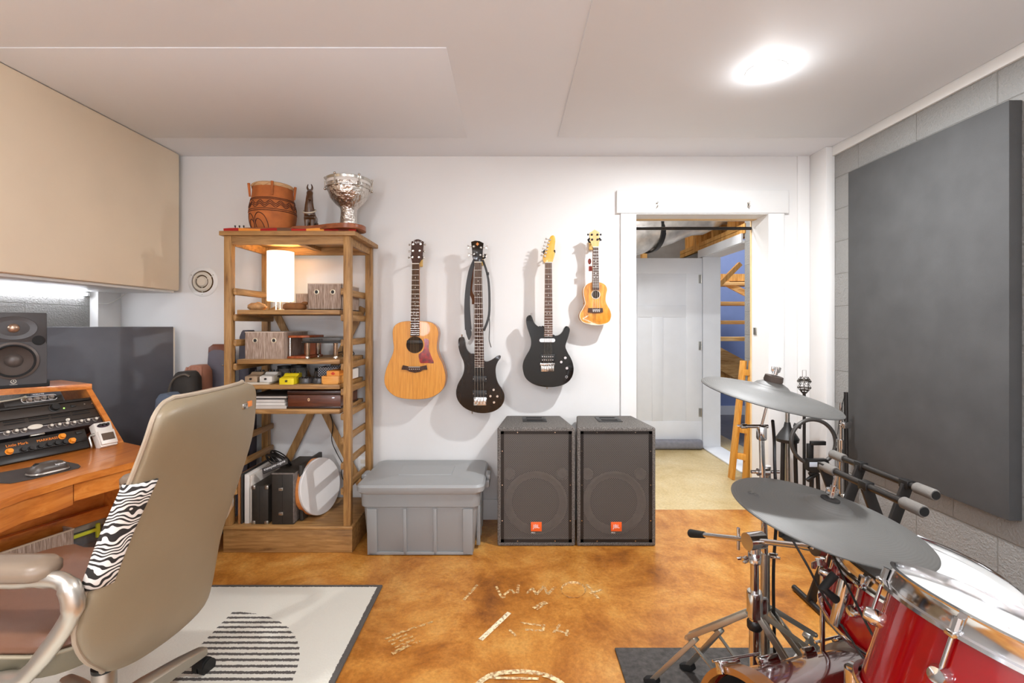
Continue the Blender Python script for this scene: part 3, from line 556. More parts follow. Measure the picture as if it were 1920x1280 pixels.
# --- bottom shelf
z5 = .155; CASE = mat('black_case_vinyl', '#2c2721', .55, var=.15, vs=40, bmp=.35, bs=200)
for k, (x, h, y1_, c, lb_) in enumerate(((-1.565,.285,3.10,'#a06a3a','brown edged board leaning at the left end of the bottom shelf'),(-1.552,.29,3.08,'#35322f','thin dark folder second from the left on the bottom shelf'),(-1.525,.283,3.12,'#dedad4','thick white folder beside the small black case'),(-1.502,.276,3.06,'#cfc6bc','grey white board pressed against the small black case'))):
    w = (.008,.006,.026,.012)[k]; solo('leaning_board', MB().b2(x-w/2, x+w/2, 2.765+.006*k, y1_, z5, z5+h, .001), mat('board_%d' % k, c, .7), lb_, 'board', 'boards standing on the bottom shelf')
def hardcase(name, label, x0, x1, y0, y1, z0, z1, corners):
    t_ = thing(name, label, 'case', (.5*(x0+x1), .5*(y0+y1), z0)); obj('case_shell', MB().b2(x0,x1,y0,y1,z0,z1,.006), CASE, t_)
    xm = .5*(x0+x1); obj('seam', MB().b2(xm-.003,xm-.001,y0-.001,y0+.002,z0+.006,z1-.006), RUBBER, t_)
    if corners:
        for x in (x0, x1):
            for z in (z0, z1): sx = 1 if x == x0 else -1; sz = 1 if z == z0 else -1; obj('metal_corner', MB().box((x+sx*.011,y0+.008,z+sz*.010),(.026,.022,.024),.006), STEEL, t_)
    return t_
hardcase('instrument_case', 'small black hard case with metal corners on the bottom shelf', -1.492, -1.395, 2.765, 3.08, z5, z5+.222, True)
bc = hardcase('record_case', 'large worn black case with two latches on the bottom shelf', -1.374, -1.245, 2.76, 3.12, z5, z5+.297, False)
for z in (z5+.065, z5+.205): l_ = obj('latch', MB().box((-1.318,2.757,z),(.026,.008,.018),.002), STEEL, bc); obj('latch_pin', MB().cyl((-1.327,2.752,z),(-1.309,2.752,z),.003,seg=8), NICKEL, l_)
obj('edge_trim', MB().b2(-1.25,-1.243,2.758,3.12,z5+.01,z5+.294,.002).b2(-1.374,-1.245,2.758,2.762,z5+.288,z5+.298,.002), mat('worn_edge', '#6b625c', .7, var=.3, vs=60), bc)
cbx = MB(); random.seed(5); cc = V((-1.415, 2.93, z5+.325))
for k in range(9):
    R = .075+random.uniform(-.012,.012); ax = V((.35+random.uniform(-.2,.2), .6+random.uniform(-.2,.2), .5)); cbx.torus(cc+V((random.uniform(-.01,.01),random.uniform(-.012,.012),random.uniform(-.008,.008))), ax, R, .004, 30, 6, 1.15, .8)
cab = thing('coiled_cable', 'coil of black microphone cable on top of the small black case', 'cable', cc); obj('coil', cbx, BLACK, cab)
sx_ = V((.92,.10,.38)).normalized(); sn_ = V((.05,-.86,.5)); sn_ = (sn_-sx_*sn_.dot(sx_)).normalized(); sm_ = basis((-1.372,2.80,z5+.325), sx_, sn_.cross(sx_), sn_)
st_ = obj('cable_strap', MB().box((0,0,0),(.15,.034,.012),.003,sm_), mat('strap_grey', '#3b3836', .7), cab)
text('strap_lettering', 'audio-technica', .022, sm_ @ M.Translation((0,0,.0066)) @ M.Rotation(PI,4,'Z'), PRINTW, cab)
solo('thin_case', MB().bar((-1.220,2.95,z5+.006), (-1.226,2.95,z5+.33), .022, .30, (0,1,0), .004), CASE, 'thin dark case leaning between the large black case and the frame drum', 'case')
fd = thing('frame_drum', 'round white frame drum with orange rim leaning on the bottom shelf', 'drum', (-1.14, 2.88, z5))
n_ = V((.93,-.34,.13)).normalized(); fc = V((-1.150, 2.915, z5+.172)); fm = at(fc, n_)
obj('drum_frame', MB().lathe([(.158,-.05),(.165,-.05),(.165,-.004),(.158,-.004)], fm, 56, False), wood('frame_orange','#b8642a','#d98a48','#e8a468','X',.4,5,6), fd)
obj('drum_skin', MB().lathe([(.1665,-.014),(.167,.0),(.164,.003),(.001,.003)], fm, 56, False), mat('white_skin', '#dcd9d6', .55, var=.02), fd)
solo('lamp_cord', MB().tube(sm([P(617,770,3.17),P(624,795,3.165),P(622,825,3.16),P(632,850,3.16),P(642,870,3.165),P(640,888,3.175),P(648,902,3.185),P(672,895,3.2),P(681,884,3.215)],5,False), .003, 6), BLACK, 'thin black lamp cord dropping behind the lower rack to the outlet', 'cord')
# ---------------------------------------------------------------- guitars on the wall
YG = 3.10
def W2(pts, Y=YG): return [(P(x, y, Y).x, P(x, y, Y).z) for x, y in pts]
def XZ(Y): return basis((0,Y,0),(1,0,0),(0,0,1),(0,-1,0))                 # local xy -> world xz, +z towards the room
def zt(off, s, pts): return [(off[0]+x/s, off[1]+y/s) for x, y in pts]
def smooth2(pts, n=4): return [(p.x, p.y) for p in sm([(a, b, 0) for a, b in pts], n)]
def plate(name, pts, Y, h, mat_, parent, bev=0, smooth=0):
    q = W2(pts, YG); q = smooth2(q, smooth) if smooth else q
    return obj(name, MB().prism(q, h, XZ(Y), bev), mat_, parent)
def neck(parent, topc, topw, botc, botw, Yf, th, m_board, m_neck, frets, nstr, dots, scale_end, strm, nut=True):
    a, b = P(*topc, YG), P(*botc, YG); ka, kb = topw*YG/F/2, botw*YG/F/2
    poly = [(a.x-ka,a.z),(a.x+ka,a.z),(b.x+kb,b.z),(b.x-kb,b.z)]
    obj('neck', MB().prism(poly, th, XZ(Yf+th), .004), m_neck, parent); obj('fretboard', MB().prism(poly, .006, XZ(Yf), .001), m_board, parent)
    e = P(*scale_end, YG); L = (a-e).length; d = (b-a).normalized(); Ln = (b-a).length; fr = MB()
    pos = [L*(1-2**(-k/12)) for k in range(1, frets+1)]
    for t in pos:
        if t < Ln: k = t/Ln; c = a.lerp(b, k); w = ka+(kb-ka)*k; fr.b2(c.x-w, c.x+w, Yf-.0075, Yf-.005, c.z-.0009, c.z+.0009)
    obj('frets', fr, NICKEL, parent); dt = MB(); pp = [0]+pos
    for k in dots:
        if k <= frets and .5*(pp[k]+pp[k-1]) < Ln:
            c = a.lerp(b, .5*(pp[k]+pp[k-1])/Ln)
            for o in ((-.009,.009) if k == 12 else (0,)): dt.cyl((c.x+o,Yf-.0055,c.z),(c.x+o,Yf-.0068,c.z),.003,seg=10)
    obj('inlay_dots', dt, PAPER, parent)
    if nut: obj('nut', MB().b2(a.x-ka, a.x+ka, Yf-.009, Yf, a.z-.002, a.z+.004), CREAMP, parent)
    ss = MB(); wb = kb*.86*1.08
    for i in range(nstr):
        t = (i/(nstr-1)-.5)*2; ss.cyl((a.x+t*ka*.78, Yf-.0095, a.z+.003), (e.x+t*wb, Yf-.013, e.z), .0011 if nstr == 4 and botw > 15 else .0006, seg=5)
    obj('strings', ss, strm, parent); return a, ka
def tuners(parent, posts, dirs, Yf, m_, ln=.022, btn=.008, style='oval'):
    for k, ((x, y), d) in enumerate(zip(posts, dirs)):
        c = P(x, y, YG); c.y = Yf; t_ = MB(); t_.cyl(c+V((0,.0,0)), c+V((0,-.010,0)), .0045, .004, 12).torus(c+V((0,-.001,0)),(0,1,0),.006,.0015,16,6)
        dv = V((d[0], 0, d[1])).normalized(); q = c+V((0,.012,0)); t_.cyl(q, q+dv*ln, .002, seg=8)
        if style == 'oval': t_.ball(q+dv*(ln+.005), btn, (.75,.55,.9), seg=12)
        else: t_.prism([(0,-.003),(.012,-.012),(.016,-.011),(.013,0),(.016,.011),(.012,.012),(0,.003)], .004, basis(q+dv*ln,dv,V((0,0,1)),dv.cross(V((0,0,1)))), .001)
        obj('tuner', t_, m_, parent)
def hanger(label, px, py, dark=True):
    c = P(px, py, YB); h = thing('guitar_hanger', label, 'hanger', (c.x, YB, c.z), 'guitar wall hangers')
    obj('wood_block', MB().box((c.x, YB-.012, c.z), (.034,.024,.06), .004), GOLDW, h)
    y = MB().cyl((c.x, YB-.024, c.z+.008), (c.x, YG+.028, c.z+.008), .005, seg=10)
    y.tube(sm([(c.x-.033,YG-.012,c.z+.026),(c.x-.034,YG+.015,c.z+.016),(c.x-.02,YG+.03,c.z+.008),(c.x+.02,YG+.03,c.z+.008),(c.x+.034,YG+.015,c.z+.016),(c.x+.033,YG-.012,c.z+.026)],4,False), .0055, 8)
    obj('yoke', y, RUBBER, h)
STR = mat('string_steel', '#cbbfae', .3, 1, var=.02); STRB = mat('string_bronze', '#8f7450', .4, 1, var=.02)
# acoustic
ga = thing('acoustic_guitar', 'honey coloured acoustic guitar with red pickguard hung nearest the wooden rack', 'guitar', P(779,748,3.14), 'guitars hung on the wall')
Z1 = (700,590); s1 = 6.738
bo = zt(Z1, s1, [(530,80),(400,85),(320,105),(265,150),(247,220),(253,330),(262,420),(245,500),(205,590),(165,690),(144,790),(150,880),(195,960),(270,1020),(350,1048),(440,1060),(540,1065),(650,1058),(740,1035),(830,985),(885,920),(905,860),(912,790),(900,710),(870,610),(830,530),(805,450),(803,370),(815,290),(820,230),(805,165),(760,115),(700,90),(620,82)])
q = smooth2(W2(bo, YG), 4)
obj('body', MB().prism(q, .098, XZ(3.198), .004), wood('mahogany_side','#7d4419','#a5642a','#bf8040','X',.35,6,8,.4), ga)
obj('soundboard', MB().prism(q, .003, XZ(3.1005), .0015), SPRUCE, ga)
obj('binding', MB().tube([(x, 3.0995, z) for x, z in q], .0018, 5, closed=True), mat('brown_binding', '#8a4a1c', .4), ga)
sc1 = P(777.9,646,YG); obj('sound_hole', MB().cyl((sc1.x,3.0972,sc1.z),(sc1.x,3.0968,sc1.z),.0525,seg=36), mat('hole_dark', '#2a1a0c', .9), ga)
obj('rosette', MB().torus((sc1.x,3.097,sc1.z),(0,1,0),.0535,.0018,48,6), mat('rosette_dark', '#4a2d18', .5), ga)
obj('pickup_bar', MB().box((sc1.x,3.093,sc1.z+.018),(.10,.008,.022),.003), BLACK, ga)
obj('pickguard', MB().prism(smooth2(W2(zt(Z1, s1, [(640,303),(692,306),(706,350),(700,420),(716,480),(748,560),(765,612),(680,608),(600,610),(582,560),(575,500),(622,460),(645,410),(648,350)])),2), .0015, XZ(3.0975)), mat('tortoise_red', '#8c1712', .2, var=.6, vs=55, coat=.5), ga)
plate('bridge', zt(Z1, s1, [(375,635),(400,640),(450,655),(600,655),(650,640),(675,635),(685,690),(630,690),(600,715),(530,730),(460,715),(420,690),(360,690)]), 3.0975, .009, ROSEW, ga, .002)
br = MB(); 
for k in range(6): c_ = P(768.5+k*3.6, 691.5, YG); br.cyl((c_.x,3.089,c_.z),(c_.x,3.086,c_.z),.0025,seg=8)
obj('bridge_pin', br, PAPER, ga); sdl = P(777.5,687.5,YG); obj('saddle', MB().box((sdl.x,3.087,sdl.z),(.074,.004,.003)), PAPER, ga)
neck(ga, (780,495), 12.8, (778.7,630), 16.6, 3.090, .022, ROSEW, wood('neck_mahogany','#7d4419','#a5642a','#bf8040','Z',.4,6,8), 20, 6, (3,5,7,9,12,14,16,17), (777.5,687.5), STRB)
hd = zt((740,430), 6.4, [(205,150),(250,128),(268,122),(290,122),(305,127),(350,150),(336,340),(298,408),(215,408),(200,340)])
plate('headstock', hd, 3.103, .016, ROSEW, ga, .0015)
text('headstock_lettering', 'Taylor', .022, XZ(3.0868) @ M.Translation((P(783,454.5,YG).x, P(0,454.5,YG).z, 0)), PRINTW, ga)
tuners(ga, [(775.5,458.7),(775,471),(774.4,482.8),(789.5,458.5),(787.6,471),(786.3,482.8)], [(-1,0)]*3+[(1,0)]*3, 3.088, NICKEL)
hanger('guitar hanger with wood block behind the acoustic guitar head', 788.5, 492)
# bass
gb = thing('bass_guitar', 'dark brown four string bass guitar with two horns, second instrument from the rack', 'bass guitar', P(900,773,3.14), 'guitars hung on the wall')
DKB = wood('bass_dark_burl', '#0f0a06', '#1e140c', '#2c1d11', 'Z', .16, 5, 3, .12); DKB.node_tree.nodes['Principled BSDF'].inputs['Specular IOR Level'].default_value = .25
bo = zt(Z1, s1, [(1275,495),(1230,490),(1190,450),(1165,390),(1155,320),(1140,285),(1110,278),(1080,300),(1072,350),(1078,420),(1100,500),(1135,580),(1148,650),(1140,730),(1110,800),(1070,870),(1048,950),(1050,1030),(1080,1100),(1140,1165),(1220,1210),(1320,1238),(1430,1240),(1530,1215),(1610,1160),(1650,1090),(1655,1010),(1625,940),(1580,870),(1555,800),(1545,720),(1550,650),(1575,590),(1605,550),(1610,522),(1585,513),(1550,530),(1500,565),(1450,588),(1410,588),(1395,575)])
obj('body', MB().prism(smooth2(W2(bo),4), .042, XZ(3.142), .010, 3), DKB, gb)
neck(gb, (896.3,492), 13.4, (898.9,688), 17.8, 3.093, .02, ROSEW, ROSEW, 24, 4, (3,5,7,9,12,15,17,19,21,24), (899,753), STR)
plate('headstock', [(883.3,453.5),(891,451.2),(899,452),(907,456),(904.5,470),(905,482),(903,492),(889.6,492),(886,482),(885,467)], 3.106, .014, DKB, gb, .002)
e_ = P(895.4,457.8,YG); obj('headstock_emblem', MB().prism([(0,.012),(.010,0),(0,-.012),(-.010,0)], .0008, XZ(3.0917) @ M.Translation((e_.x,e_.z,0))).torus((e_.x,3.0913,e_.z),(0,1,0),.005,.0012,16,6), mat('emblem_amber', '#d9863a', .4), gb)
tuners(gb, [(888.5,462.5),(889.5,477),(902,464.5),(901,478.5)], [(-1,0),(-1,0),(1,.1),(1,0)], 3.092, NICKEL, .026, .01, 'fan')
for k, (y0, y1) in enumerate(((770,848),(950,1038))):
    a_, b_ = P(700+1258/s1, 590+y0/s1, YG), P(700+1432/s1, 590+y1/s1, YG); p_ = obj('pickup', MB().b2(a_.x,b_.x,3.090,3.101,b_.z,a_.z,.003), BLACK, gb)
    sw_ = MB()
    for x in (a_.x+.004, b_.x-.004): sw_.cyl((x,3.0905,.5*(a_.z+b_.z)),(x,3.0885,.5*(a_.z+b_.z)),.0025,seg=8)
    obj('pickup_screw', sw_, NICKEL, p_)
a_, b_ = P(700+1268/s1, 590+1040/s1, YG), P(700+1430/s1, 590+1142/s1, YG); bm_ = obj('bridge', MB().b2(a_.x,b_.x,3.095,3.101,b_.z,a_.z,.001), CHROME, gb); sd = MB()
for k in range(4): x = a_.x+(b_.x-a_.x)*(k+.5)/4; sd.b2(x-.0075,x+.0075,3.084,3.096,b_.z+.008,a_.z-.008,.002)
obj('saddle', sd, CHROME, bm_)
for x, y in ((1520,945),(1480,1025),(1567,1027),(1525,1103)): c_ = P(700+x/s1,590+y/s1,YG); obj('knob', MB().lathe([(.010,0),(.009,.010),(.007,.012),(.001,.012)], at((c_.x,3.100,c_.z),(0,-1,0)), 16), NICKEL, gb)
for x, y in ((1115,268),(1245,1240)): c_ = P(700+x/s1,590+y/s1,YG); obj('strap_button', MB().cyl((c_.x,3.12,c_.z-.008),(c_.x,3.12,c_.z+.010),.004,.006,10), CHROME, gb)
hanger('guitar hanger behind the head of the dark bass', 902, 490)
sp = thing('guitar_strap', 'black leather guitar strap looped over the bass head and hanging beside its neck', 'strap', P(896,490,3.13)); LEATH = mat('black_leather', '#24201d', .4, var=.2, bmp=.2, bs=200)
def ribbon(pts, w, th, Y0):
    mb = MB(); pts = sm([P(x, y, Y0+dy) for x, y, dy in pts], 4, False); r = []
    for i, p in enumerate(pts):
        t = (pts[min(i+1,len(pts)-1)]-pts[max(i-1,0)]).normalized(); s = V((t.z,0,-t.x))*(w[0]+(w[1]-w[0])*i/(len(pts)-1))/2; k = V((0,th/2,0)); r.append([p-s-k,p+s-k,p+s+k,p-s+k])
    return mb.loft(r)
obj('strap_front', ribbon([(890,487,0),(882,510,0),(877,545,0),(876,580,0),(878,618,0)],(.022,.045),.004,3.150), LEATH, sp)
obj('strap_tip', MB().prism(smooth2(W2([(873,618),(883,618),(884,628),(880,637),(877,634)],3.150),2), .004, XZ(3.151)), LEATH, sp)
obj('strap_back', ribbon([(905,487,0),(913,511,0),(917,538,0),(917.5,582,0),(914,602,0),(907,620,0)],(.014,.016),.012,3.150), LEATH, sp)
obj('strap_lining', ribbon([(888,490,0),(885,520,0),(882.5,545,0),(888,560,0),(889,570,0)],(.012,.03),.004,3.158), mat('brown_suede_lining', '#6a4128', .9, bmp=.3), sp)
obj('buckle', MB().box(P(915,513,3.146),(.014,.012,.02),.003), BLKMET, sp)
obj('hanging_lace', MB().tube(sm([P(917,590,3.145),P(918,610,3.145),P(917,635,3.145),P(919,645,3.145),P(921,651,3.145)],4,False), .0025, 6), BLACK, sp)
# electric
Z2 = (960,570); s2 = 7.53
ge = thing('electric_guitar', 'black electric guitar with pale maple head, third instrument from the rack', 'guitar', P(1027,725,3.14), 'guitars hung on the wall')
bo = zt(Z2, s2, [(448,310),(400,325),(350,300),(310,255),(290,200),(270,160),(235,158),(205,190),(200,250),(215,330),(245,420),(268,500),(268,580),(245,650),(205,720),(165,800),(150,880),(160,960),(185,1030),(240,1090),(330,1140),(430,1165),(520,1172),(620,1165),(720,1140),(800,1090),(850,1020),(870,930),(860,840),(830,760),(790,690),(762,630),(755,590),(770,530),(795,460),(815,380),(812,340),(790,315),(760,312),(735,340),(710,390),(670,430),(620,445),(570,435)])
GLB = mat('gloss_black', '#0d0d08', .10, 0, var=.1, coat=.35, spec=.25)
obj('body', MB().prism(smooth2(W2(bo),4), .042, XZ(3.142), .006, 3), GLB, ge)
neck(ge, (1028.2,492.5), 12.6, (1028,631), 15.6, 3.091, .02, wood('electric_board','#3a2218','#5c3c2c','#76503c','Z',.5,12,14), GOLDW, 22, 6, (3,5,7,9,12,15,17,19,21), (1026.5,688), STR)
hd = zt((940,420), 3.765, [(302,275),(292,240),(300,215),(318,165),(335,110),(350,85),(366,80),(378,92),(380,125),(372,190),(378,212),(366,245),(355,275)])
obj('headstock', MB().prism(smooth2(W2(hd),2), .014, XZ(3.106), .002), wood('amber_maple','#c58f28','#dca93c','#e8bf60','Z',.3,5,6,.4), ge)
tuners(ge, zt((940,420),3.765,[(342,112),(334,135),(326,160),(320,182),(314,205),(308,228)]), [(-1,.35)]*6, 3.092, NICKEL, .02, .007)
a_, b_ = P(960+385/s2,570+480/s2,YG), P(960+610/s2,570+540/s2,YG)
obj('single_coil_pickup', rloft(MB(), [(abs(b_.x-a_.x)/2,.013,.011,0),(abs(b_.x-a_.x)/2-.001,.012,.011,.007)], XZ(3.1005) @ M.Translation((.5*(a_.x+b_.x),.5*(a_.z+b_.z),0))), CHROME, ge)
a_, b_ = P(960+400/s2,570+705/s2,YG), P(960+605/s2,570+822/s2,YG); hp_ = obj('humbucker_pickup', MB().b2(a_.x,b_.x,3.092,3.101,b_.z,a_.z,.002), BLACK, ge); pl = MB()
for k in range(6):
    for z in (.3,.7): pl.cyl((a_.x+.014+(b_.x-a_.x-.028)*k/5,3.0925,b_.z+(a_.z-b_.z)*z),(a_.x+.014+(b_.x-a_.x-.028)*k/5,3.0905,b_.z+(a_.z-b_.z)*z),.003,seg=8)
obj('pole_piece', pl, NICKEL, hp_)
a_, b_ = P(960+395/s2,570+830/s2,YG), P(960+605/s2,570+950/s2,YG); bb = obj('bridge', MB().b2(a_.x,b_.x,3.094,3.101,a_.z-.016,a_.z,.002).b2(a_.x+.006,b_.x-.006,3.090,3.101,b_.z,a_.z-.018,.002), CHROME, ge); sd = MB()
for k in range(6): x = a_.x+.010+(b_.x-a_.x-.02)*k/5; sd.b2(x-.004,x+.004,3.084,3.093,b_.z+.006,a_.z-.016,.001)
obj('saddle', sd, STEEL, bb)
for x, y in ((748,757),(692,815),(772,902)): c_ = P(960+x/s2,570+y/s2,YG); obj('knob', MB().lathe([(.012,0),(.011,.012),(.008,.015),(.001,.015)], at((c_.x,3.100,c_.z),(0,-1,0)), 18), CHROME, ge)
c_ = P(960+770/s2,570+1027/s2,YG); obj('output_jack', MB().torus((c_.x,3.098,c_.z),(0,1,0),.007,.0025,18,8), CHROME, ge)
for x, y in ((275,140),(498,1180)): c_ = P(960+x/s2,570+y/s2,YG); obj('strap_button', MB().cyl((c_.x,3.12,c_.z-.01),(c_.x,3.12,c_.z+.006),.005,.006,10), CHROME, ge)
hanger('guitar hanger behind the pale head of the black electric guitar', 1027, 483)
# ukulele
Z3 = (940,420); s3 = 3.765
gu = thing('ukulele', 'small amber ukulele hung nearest the doorway', 'ukulele', P(1117,608,3.14))
bo = zt(Z3, s3, [(665,408),(620,415),(590,440),(580,480),(588,530),(593,560),(580,590),(557,630),(555,660),(575,690),(620,705),(665,712),(715,708),(760,690),(777,650),(770,610),(748,570),(738,540),(740,500),(748,460),(735,430),(705,412)])
q = smooth2(W2(bo),5); obj('body', MB().prism(q, .062, XZ(3.165), .003), KOA, gu); obj('binding', MB().tube([(x, 3.1035, z) for x, z in q], .0022, 5, closed=True), CREAMP, gu)
c_ = P(1117.2,552,YG); obj('sound_hole', MB().cyl((c_.x,3.1028,c_.z),(c_.x,3.1024,c_.z),.025,seg=30), bpy.data.materials['hole_dark'], gu); obj('rosette', MB().torus((c_.x,3.1026,c_.z),(0,1,0),.0275,.0022,40,6), CREAMP, gu)
plate('bridge', zt(Z3,s3,[(615,592),(715,592),(718,622),(690,626),(640,626),(612,622)]), 3.103, .007, ROSEW, gu, .0015)
sd = MB(); a_ = P(940+643/s3,420+605/s3,YG); sd.b2(a_.x,a_.x+.048,3.092,3.097,a_.z-.003,a_.z+.001)
for k in range(4): sd.ball((a_.x+.005+k*.0125,3.095,a_.z-.010),.004,seg=8)
obj('saddle', sd, PAPER, gu)
neck(gu, (1116.6,463.8), 10.4, (1116.7,543.5), 13.2, 3.096, .016, ROSEW, KOA, 18, 4, (5,7,10,12), (1117,579), PAPER)
hd = zt(Z3,s3,[(640,165),(632,130),(622,105),(624,80),(622,62),(645,50),(657,38),(670,48),(692,58),(690,80),(694,105),(690,130),(686,165)])
obj('headstock', MB().prism(W2(hd), .012, XZ(3.107), .0015), wood('uke_head','#c8a060','#ddb878','#e8c890','Z',.35,5,6), gu)
tuners(gu, zt(Z3,s3,[(638,75),(640,110),(678,75),(678,110)]), [(-1,.1),(-1,0),(1,.1),(1,0)], 3.095, BLKMET, .018, .008)
hanger('guitar hanger with wood block behind the ukulele head', 1108, 461)
tg = thing('hang_tag', 'small red and white tag dangling beside the ukulele neck', 'tag', P(1105,495,3.12))
obj('red_pick_case', MB().ball(P(1105.5,490,3.12), .012, (.9,.4,1.6)), mat('tag_red','#7d2a1c',.3), tg)
obj('white_card', MB().box(P(1104,503,3.122),(.034,.002,.036),.0006), PAPER, tg); obj('red_card', MB().box(P(1107,503.5,3.119),(.022,.002,.03),.0006), mat('card_red','#9a3a2c',.6), tg)
obj('tag_string', MB().tube([P(1110,468,3.115),P(1107,480,3.118),P(1105.5,486,3.12)], .001, 5), PAPER, tg)
# ---------------------------------------------------------------- loudspeaker pair
def carpet():
    m, t, b = nt('speaker_carpet'); v = coords(t); n = node(t, 'ShaderNodeTexNoise'); n.inputs['Scale'].default_value = 160; n.inputs['Detail'].default_value = 5; n.inputs['Roughness'].default_value = .8; t.links.new(v, n.inputs['Vector'])
    t.links.new(ramp(t, n.outputs['Fac'], [(.33,'#3c3936'),(.52,'#6d6863'),(.68,'#b0aaa4')]), b.inputs['Base Color']); b.inputs['Roughness'].default_value = .95; bump(t, b, n.outputs['Fac'], .9, .006); return m
SPC = carpet()
m, t, b = nt('perforated_steel'); v = coords(t); sx = node(t, 'ShaderNodeSeparateXYZ'); t.links.new(v, sx.inputs[0])
def sn(o, k): a = node(t,'ShaderNodeMath',operation='MULTIPLY'); a.inputs[1].default_value = k; t.links.new(o, a.inputs[0]); s_ = node(t,'ShaderNodeMath',operation='SINE'); t.links.new(a.outputs[0], s_.inputs[0]); return s_.outputs[0]
mu = node(t,'ShaderNodeMath',operation='MULTIPLY'); t.links.new(sn(sx.outputs['X'], 2*PI/.0125), mu.inputs[0]); t.links.new(sn(sx.outputs['Z'], 2*PI/.0105), mu.inputs[1])
gt = node(t,'ShaderNodeMath',operation='GREATER_THAN'); gt.inputs[1].default_value = .12; t.links.new(mu.outputs[0], gt.inputs[0])
b.inputs['Base Color'].default_value = lin('#6e6a66'); b.inputs['Metallic'].default_value = .2; b.inputs['Roughness'].default_value = .5
tr = node(t,'ShaderNodeBsdfTransparent'); mx = node(t,'ShaderNodeMixShader'); t.links.new(gt.outputs[0], mx.inputs[0]); t.links.new(b.outputs[0], mx.inputs[1]); t.links.new(tr.outputs[0], mx.inputs[2]); t.links.new(mx.outputs[0], t.nodes['Material Output'].inputs['Surface']); PERF = m
BAFF = mat('baffle_dark', '#2a2724', .6, var=.2); CONE = mat('paper_cone', '#6b635b', .6, var=.2, vs=20)
def pa(label, x0, x1, ins):
    t_ = thing('pa_speaker', label, 'loudspeaker', (.5*(x0+x1), 3.0, 0), 'carpeted loudspeaker pair'); y0, y1, h = 2.825, 3.2, .70
    mb = MB(); mb.prism([(x0,y0),(x1,y0),(x1-ins,y1),(x0+ins,y1)], h, M.Translation((0,0,.0)))
    mb._bev(list(mb.bm.verts), .011, 3); mb.bm.faces.ensure_lookup_table(); mb.bm.normal_update()
    ff = max((f for f in mb.bm.faces if f.normal.y < -.99), key=lambda f: f.calc_area())
    bmesh.ops.inset_region(mb.bm, faces=[ff], thickness=.014); r = bmesh.ops.extrude_face_region(mb.bm, geom=[ff]); bmesh.ops.delete(mb.bm, geom=[ff], context='FACES_ONLY') if ff.is_valid else None
    for v_ in (g for g in r['geom'] if isinstance(g, bmesh.types.BMVert)): v_.co.y += .11
    obj('cabinet', mb, SPC, t_)
    xm = .5*(x0+x1)
    obj('baffle', MB().b2(x0+.02,x1-.02,2.90,2.93,.02,h-.02), BAFF, t_)
    obj('woofer', MB().lathe([(.185,.018),(.19,.022),(.178,.026),(.165,.014),(.06,-.03),(.055,-.012),(.03,-.004),(.001,-.002)], at((xm,2.905,.235),(0,-1,0)), 48, False), CONE, t_)
    hn = MB(); rings = []
    for k in range(6):
        u = k/5; hx = .045+.125*u**1.3; hz = .035+.075*u**1.6; rings.append([V((xm+x, 2.99-.075*u, .555+z)) for x, z in rr(hx, hz, hz*.6, 5)])
    hn.loft(rings, True, False); hn.cyl((xm,2.99,.555),(xm,2.992,.555),.05); obj('horn', hn, CONE, t_)
    pr = MB()
    for s in (-1,1): pr.lathe([(.036,.0),(.030,.012),(.026,.004),(.001,.003)], at((xm+s*.160,2.899,.405),(0,-1,0)), 32, False)
    obj('bass_port', pr, CONE, t_)
    obj('grille', MB().b2(x0+.036,x1-.036,2.8325,2.8335,.036,h-.036), PERF, t_)
    fr = MB().b2(x0+.02,x0+.040,2.830,2.835,.02,h-.02).b2(x1-.040,x1-.02,2.830,2.835,.02,h-.02).b2(x0+.02,x1-.02,2.830,2.835,.02,.04).b2(x0+.02,x1-.02,2.830,2.835,h-.04,h-.02)
    obj('grille_frame', fr, BLKMET, t_); sc_ = MB()
    for z in (.15,.36,.56): 
        for x in (x0+.03, x1-.03): sc_.cyl((x,2.8305,z),(x,2.828,z),.0035,seg=8)
    for x in (x0+.12,x1-.12):
        for z in (.03,h-.03): sc_.cyl((x,2.8305,z),(x,2.828,z),.0035,seg=8)
    obj('screw', sc_, NICKEL, t_)
    bd = obj('brand_badge', MB().b2(xm-.032,xm+.032,2.826,2.833,.088,.142,.002), mat('badge_orange', '#f2672a', .4, var=.02), t_)
    text('badge_lettering', 'JBL', .03, XZ(2.8258) @ M.Translation((xm,.117,0)), PRINTW, bd); text('badge_small_lettering', 'PRO', .012, XZ(2.828) @ M.Translation((xm-.018,.079,0)), PRINTW, bd)
    hd_ = obj('handle_plate', MB().b2(xm-.075,xm+.075,2.985,3.0,h-.001,h+.004,.001).b2(xm-.075,xm+.075,3.12,3.135,h-.001,h+.004,.001).b2(xm-.075,xm-.05,3.0,3.12,h-.001,h+.004,.001).b2(xm+.05,xm+.075,3.0,3.12,h-.001,h+.004,.001), BLACK, t_)
    obj('handle_recess', MB().b2(xm-.05,xm+.05,3.0,3.12,h-.0005,h+.001), RUBBER, hd_); obj('handle_grip', MB().b2(xm-.05,xm+.05,3.045,3.072,h+.001,h+.005,.002), BLKMET, hd_)
    return t_
pa('left of the two carpeted black loudspeakers, next to the grey tote', -.078, .383, .05)
pa('right of the two carpeted black loudspeakers, next to the doorway', .391, .857, .05)
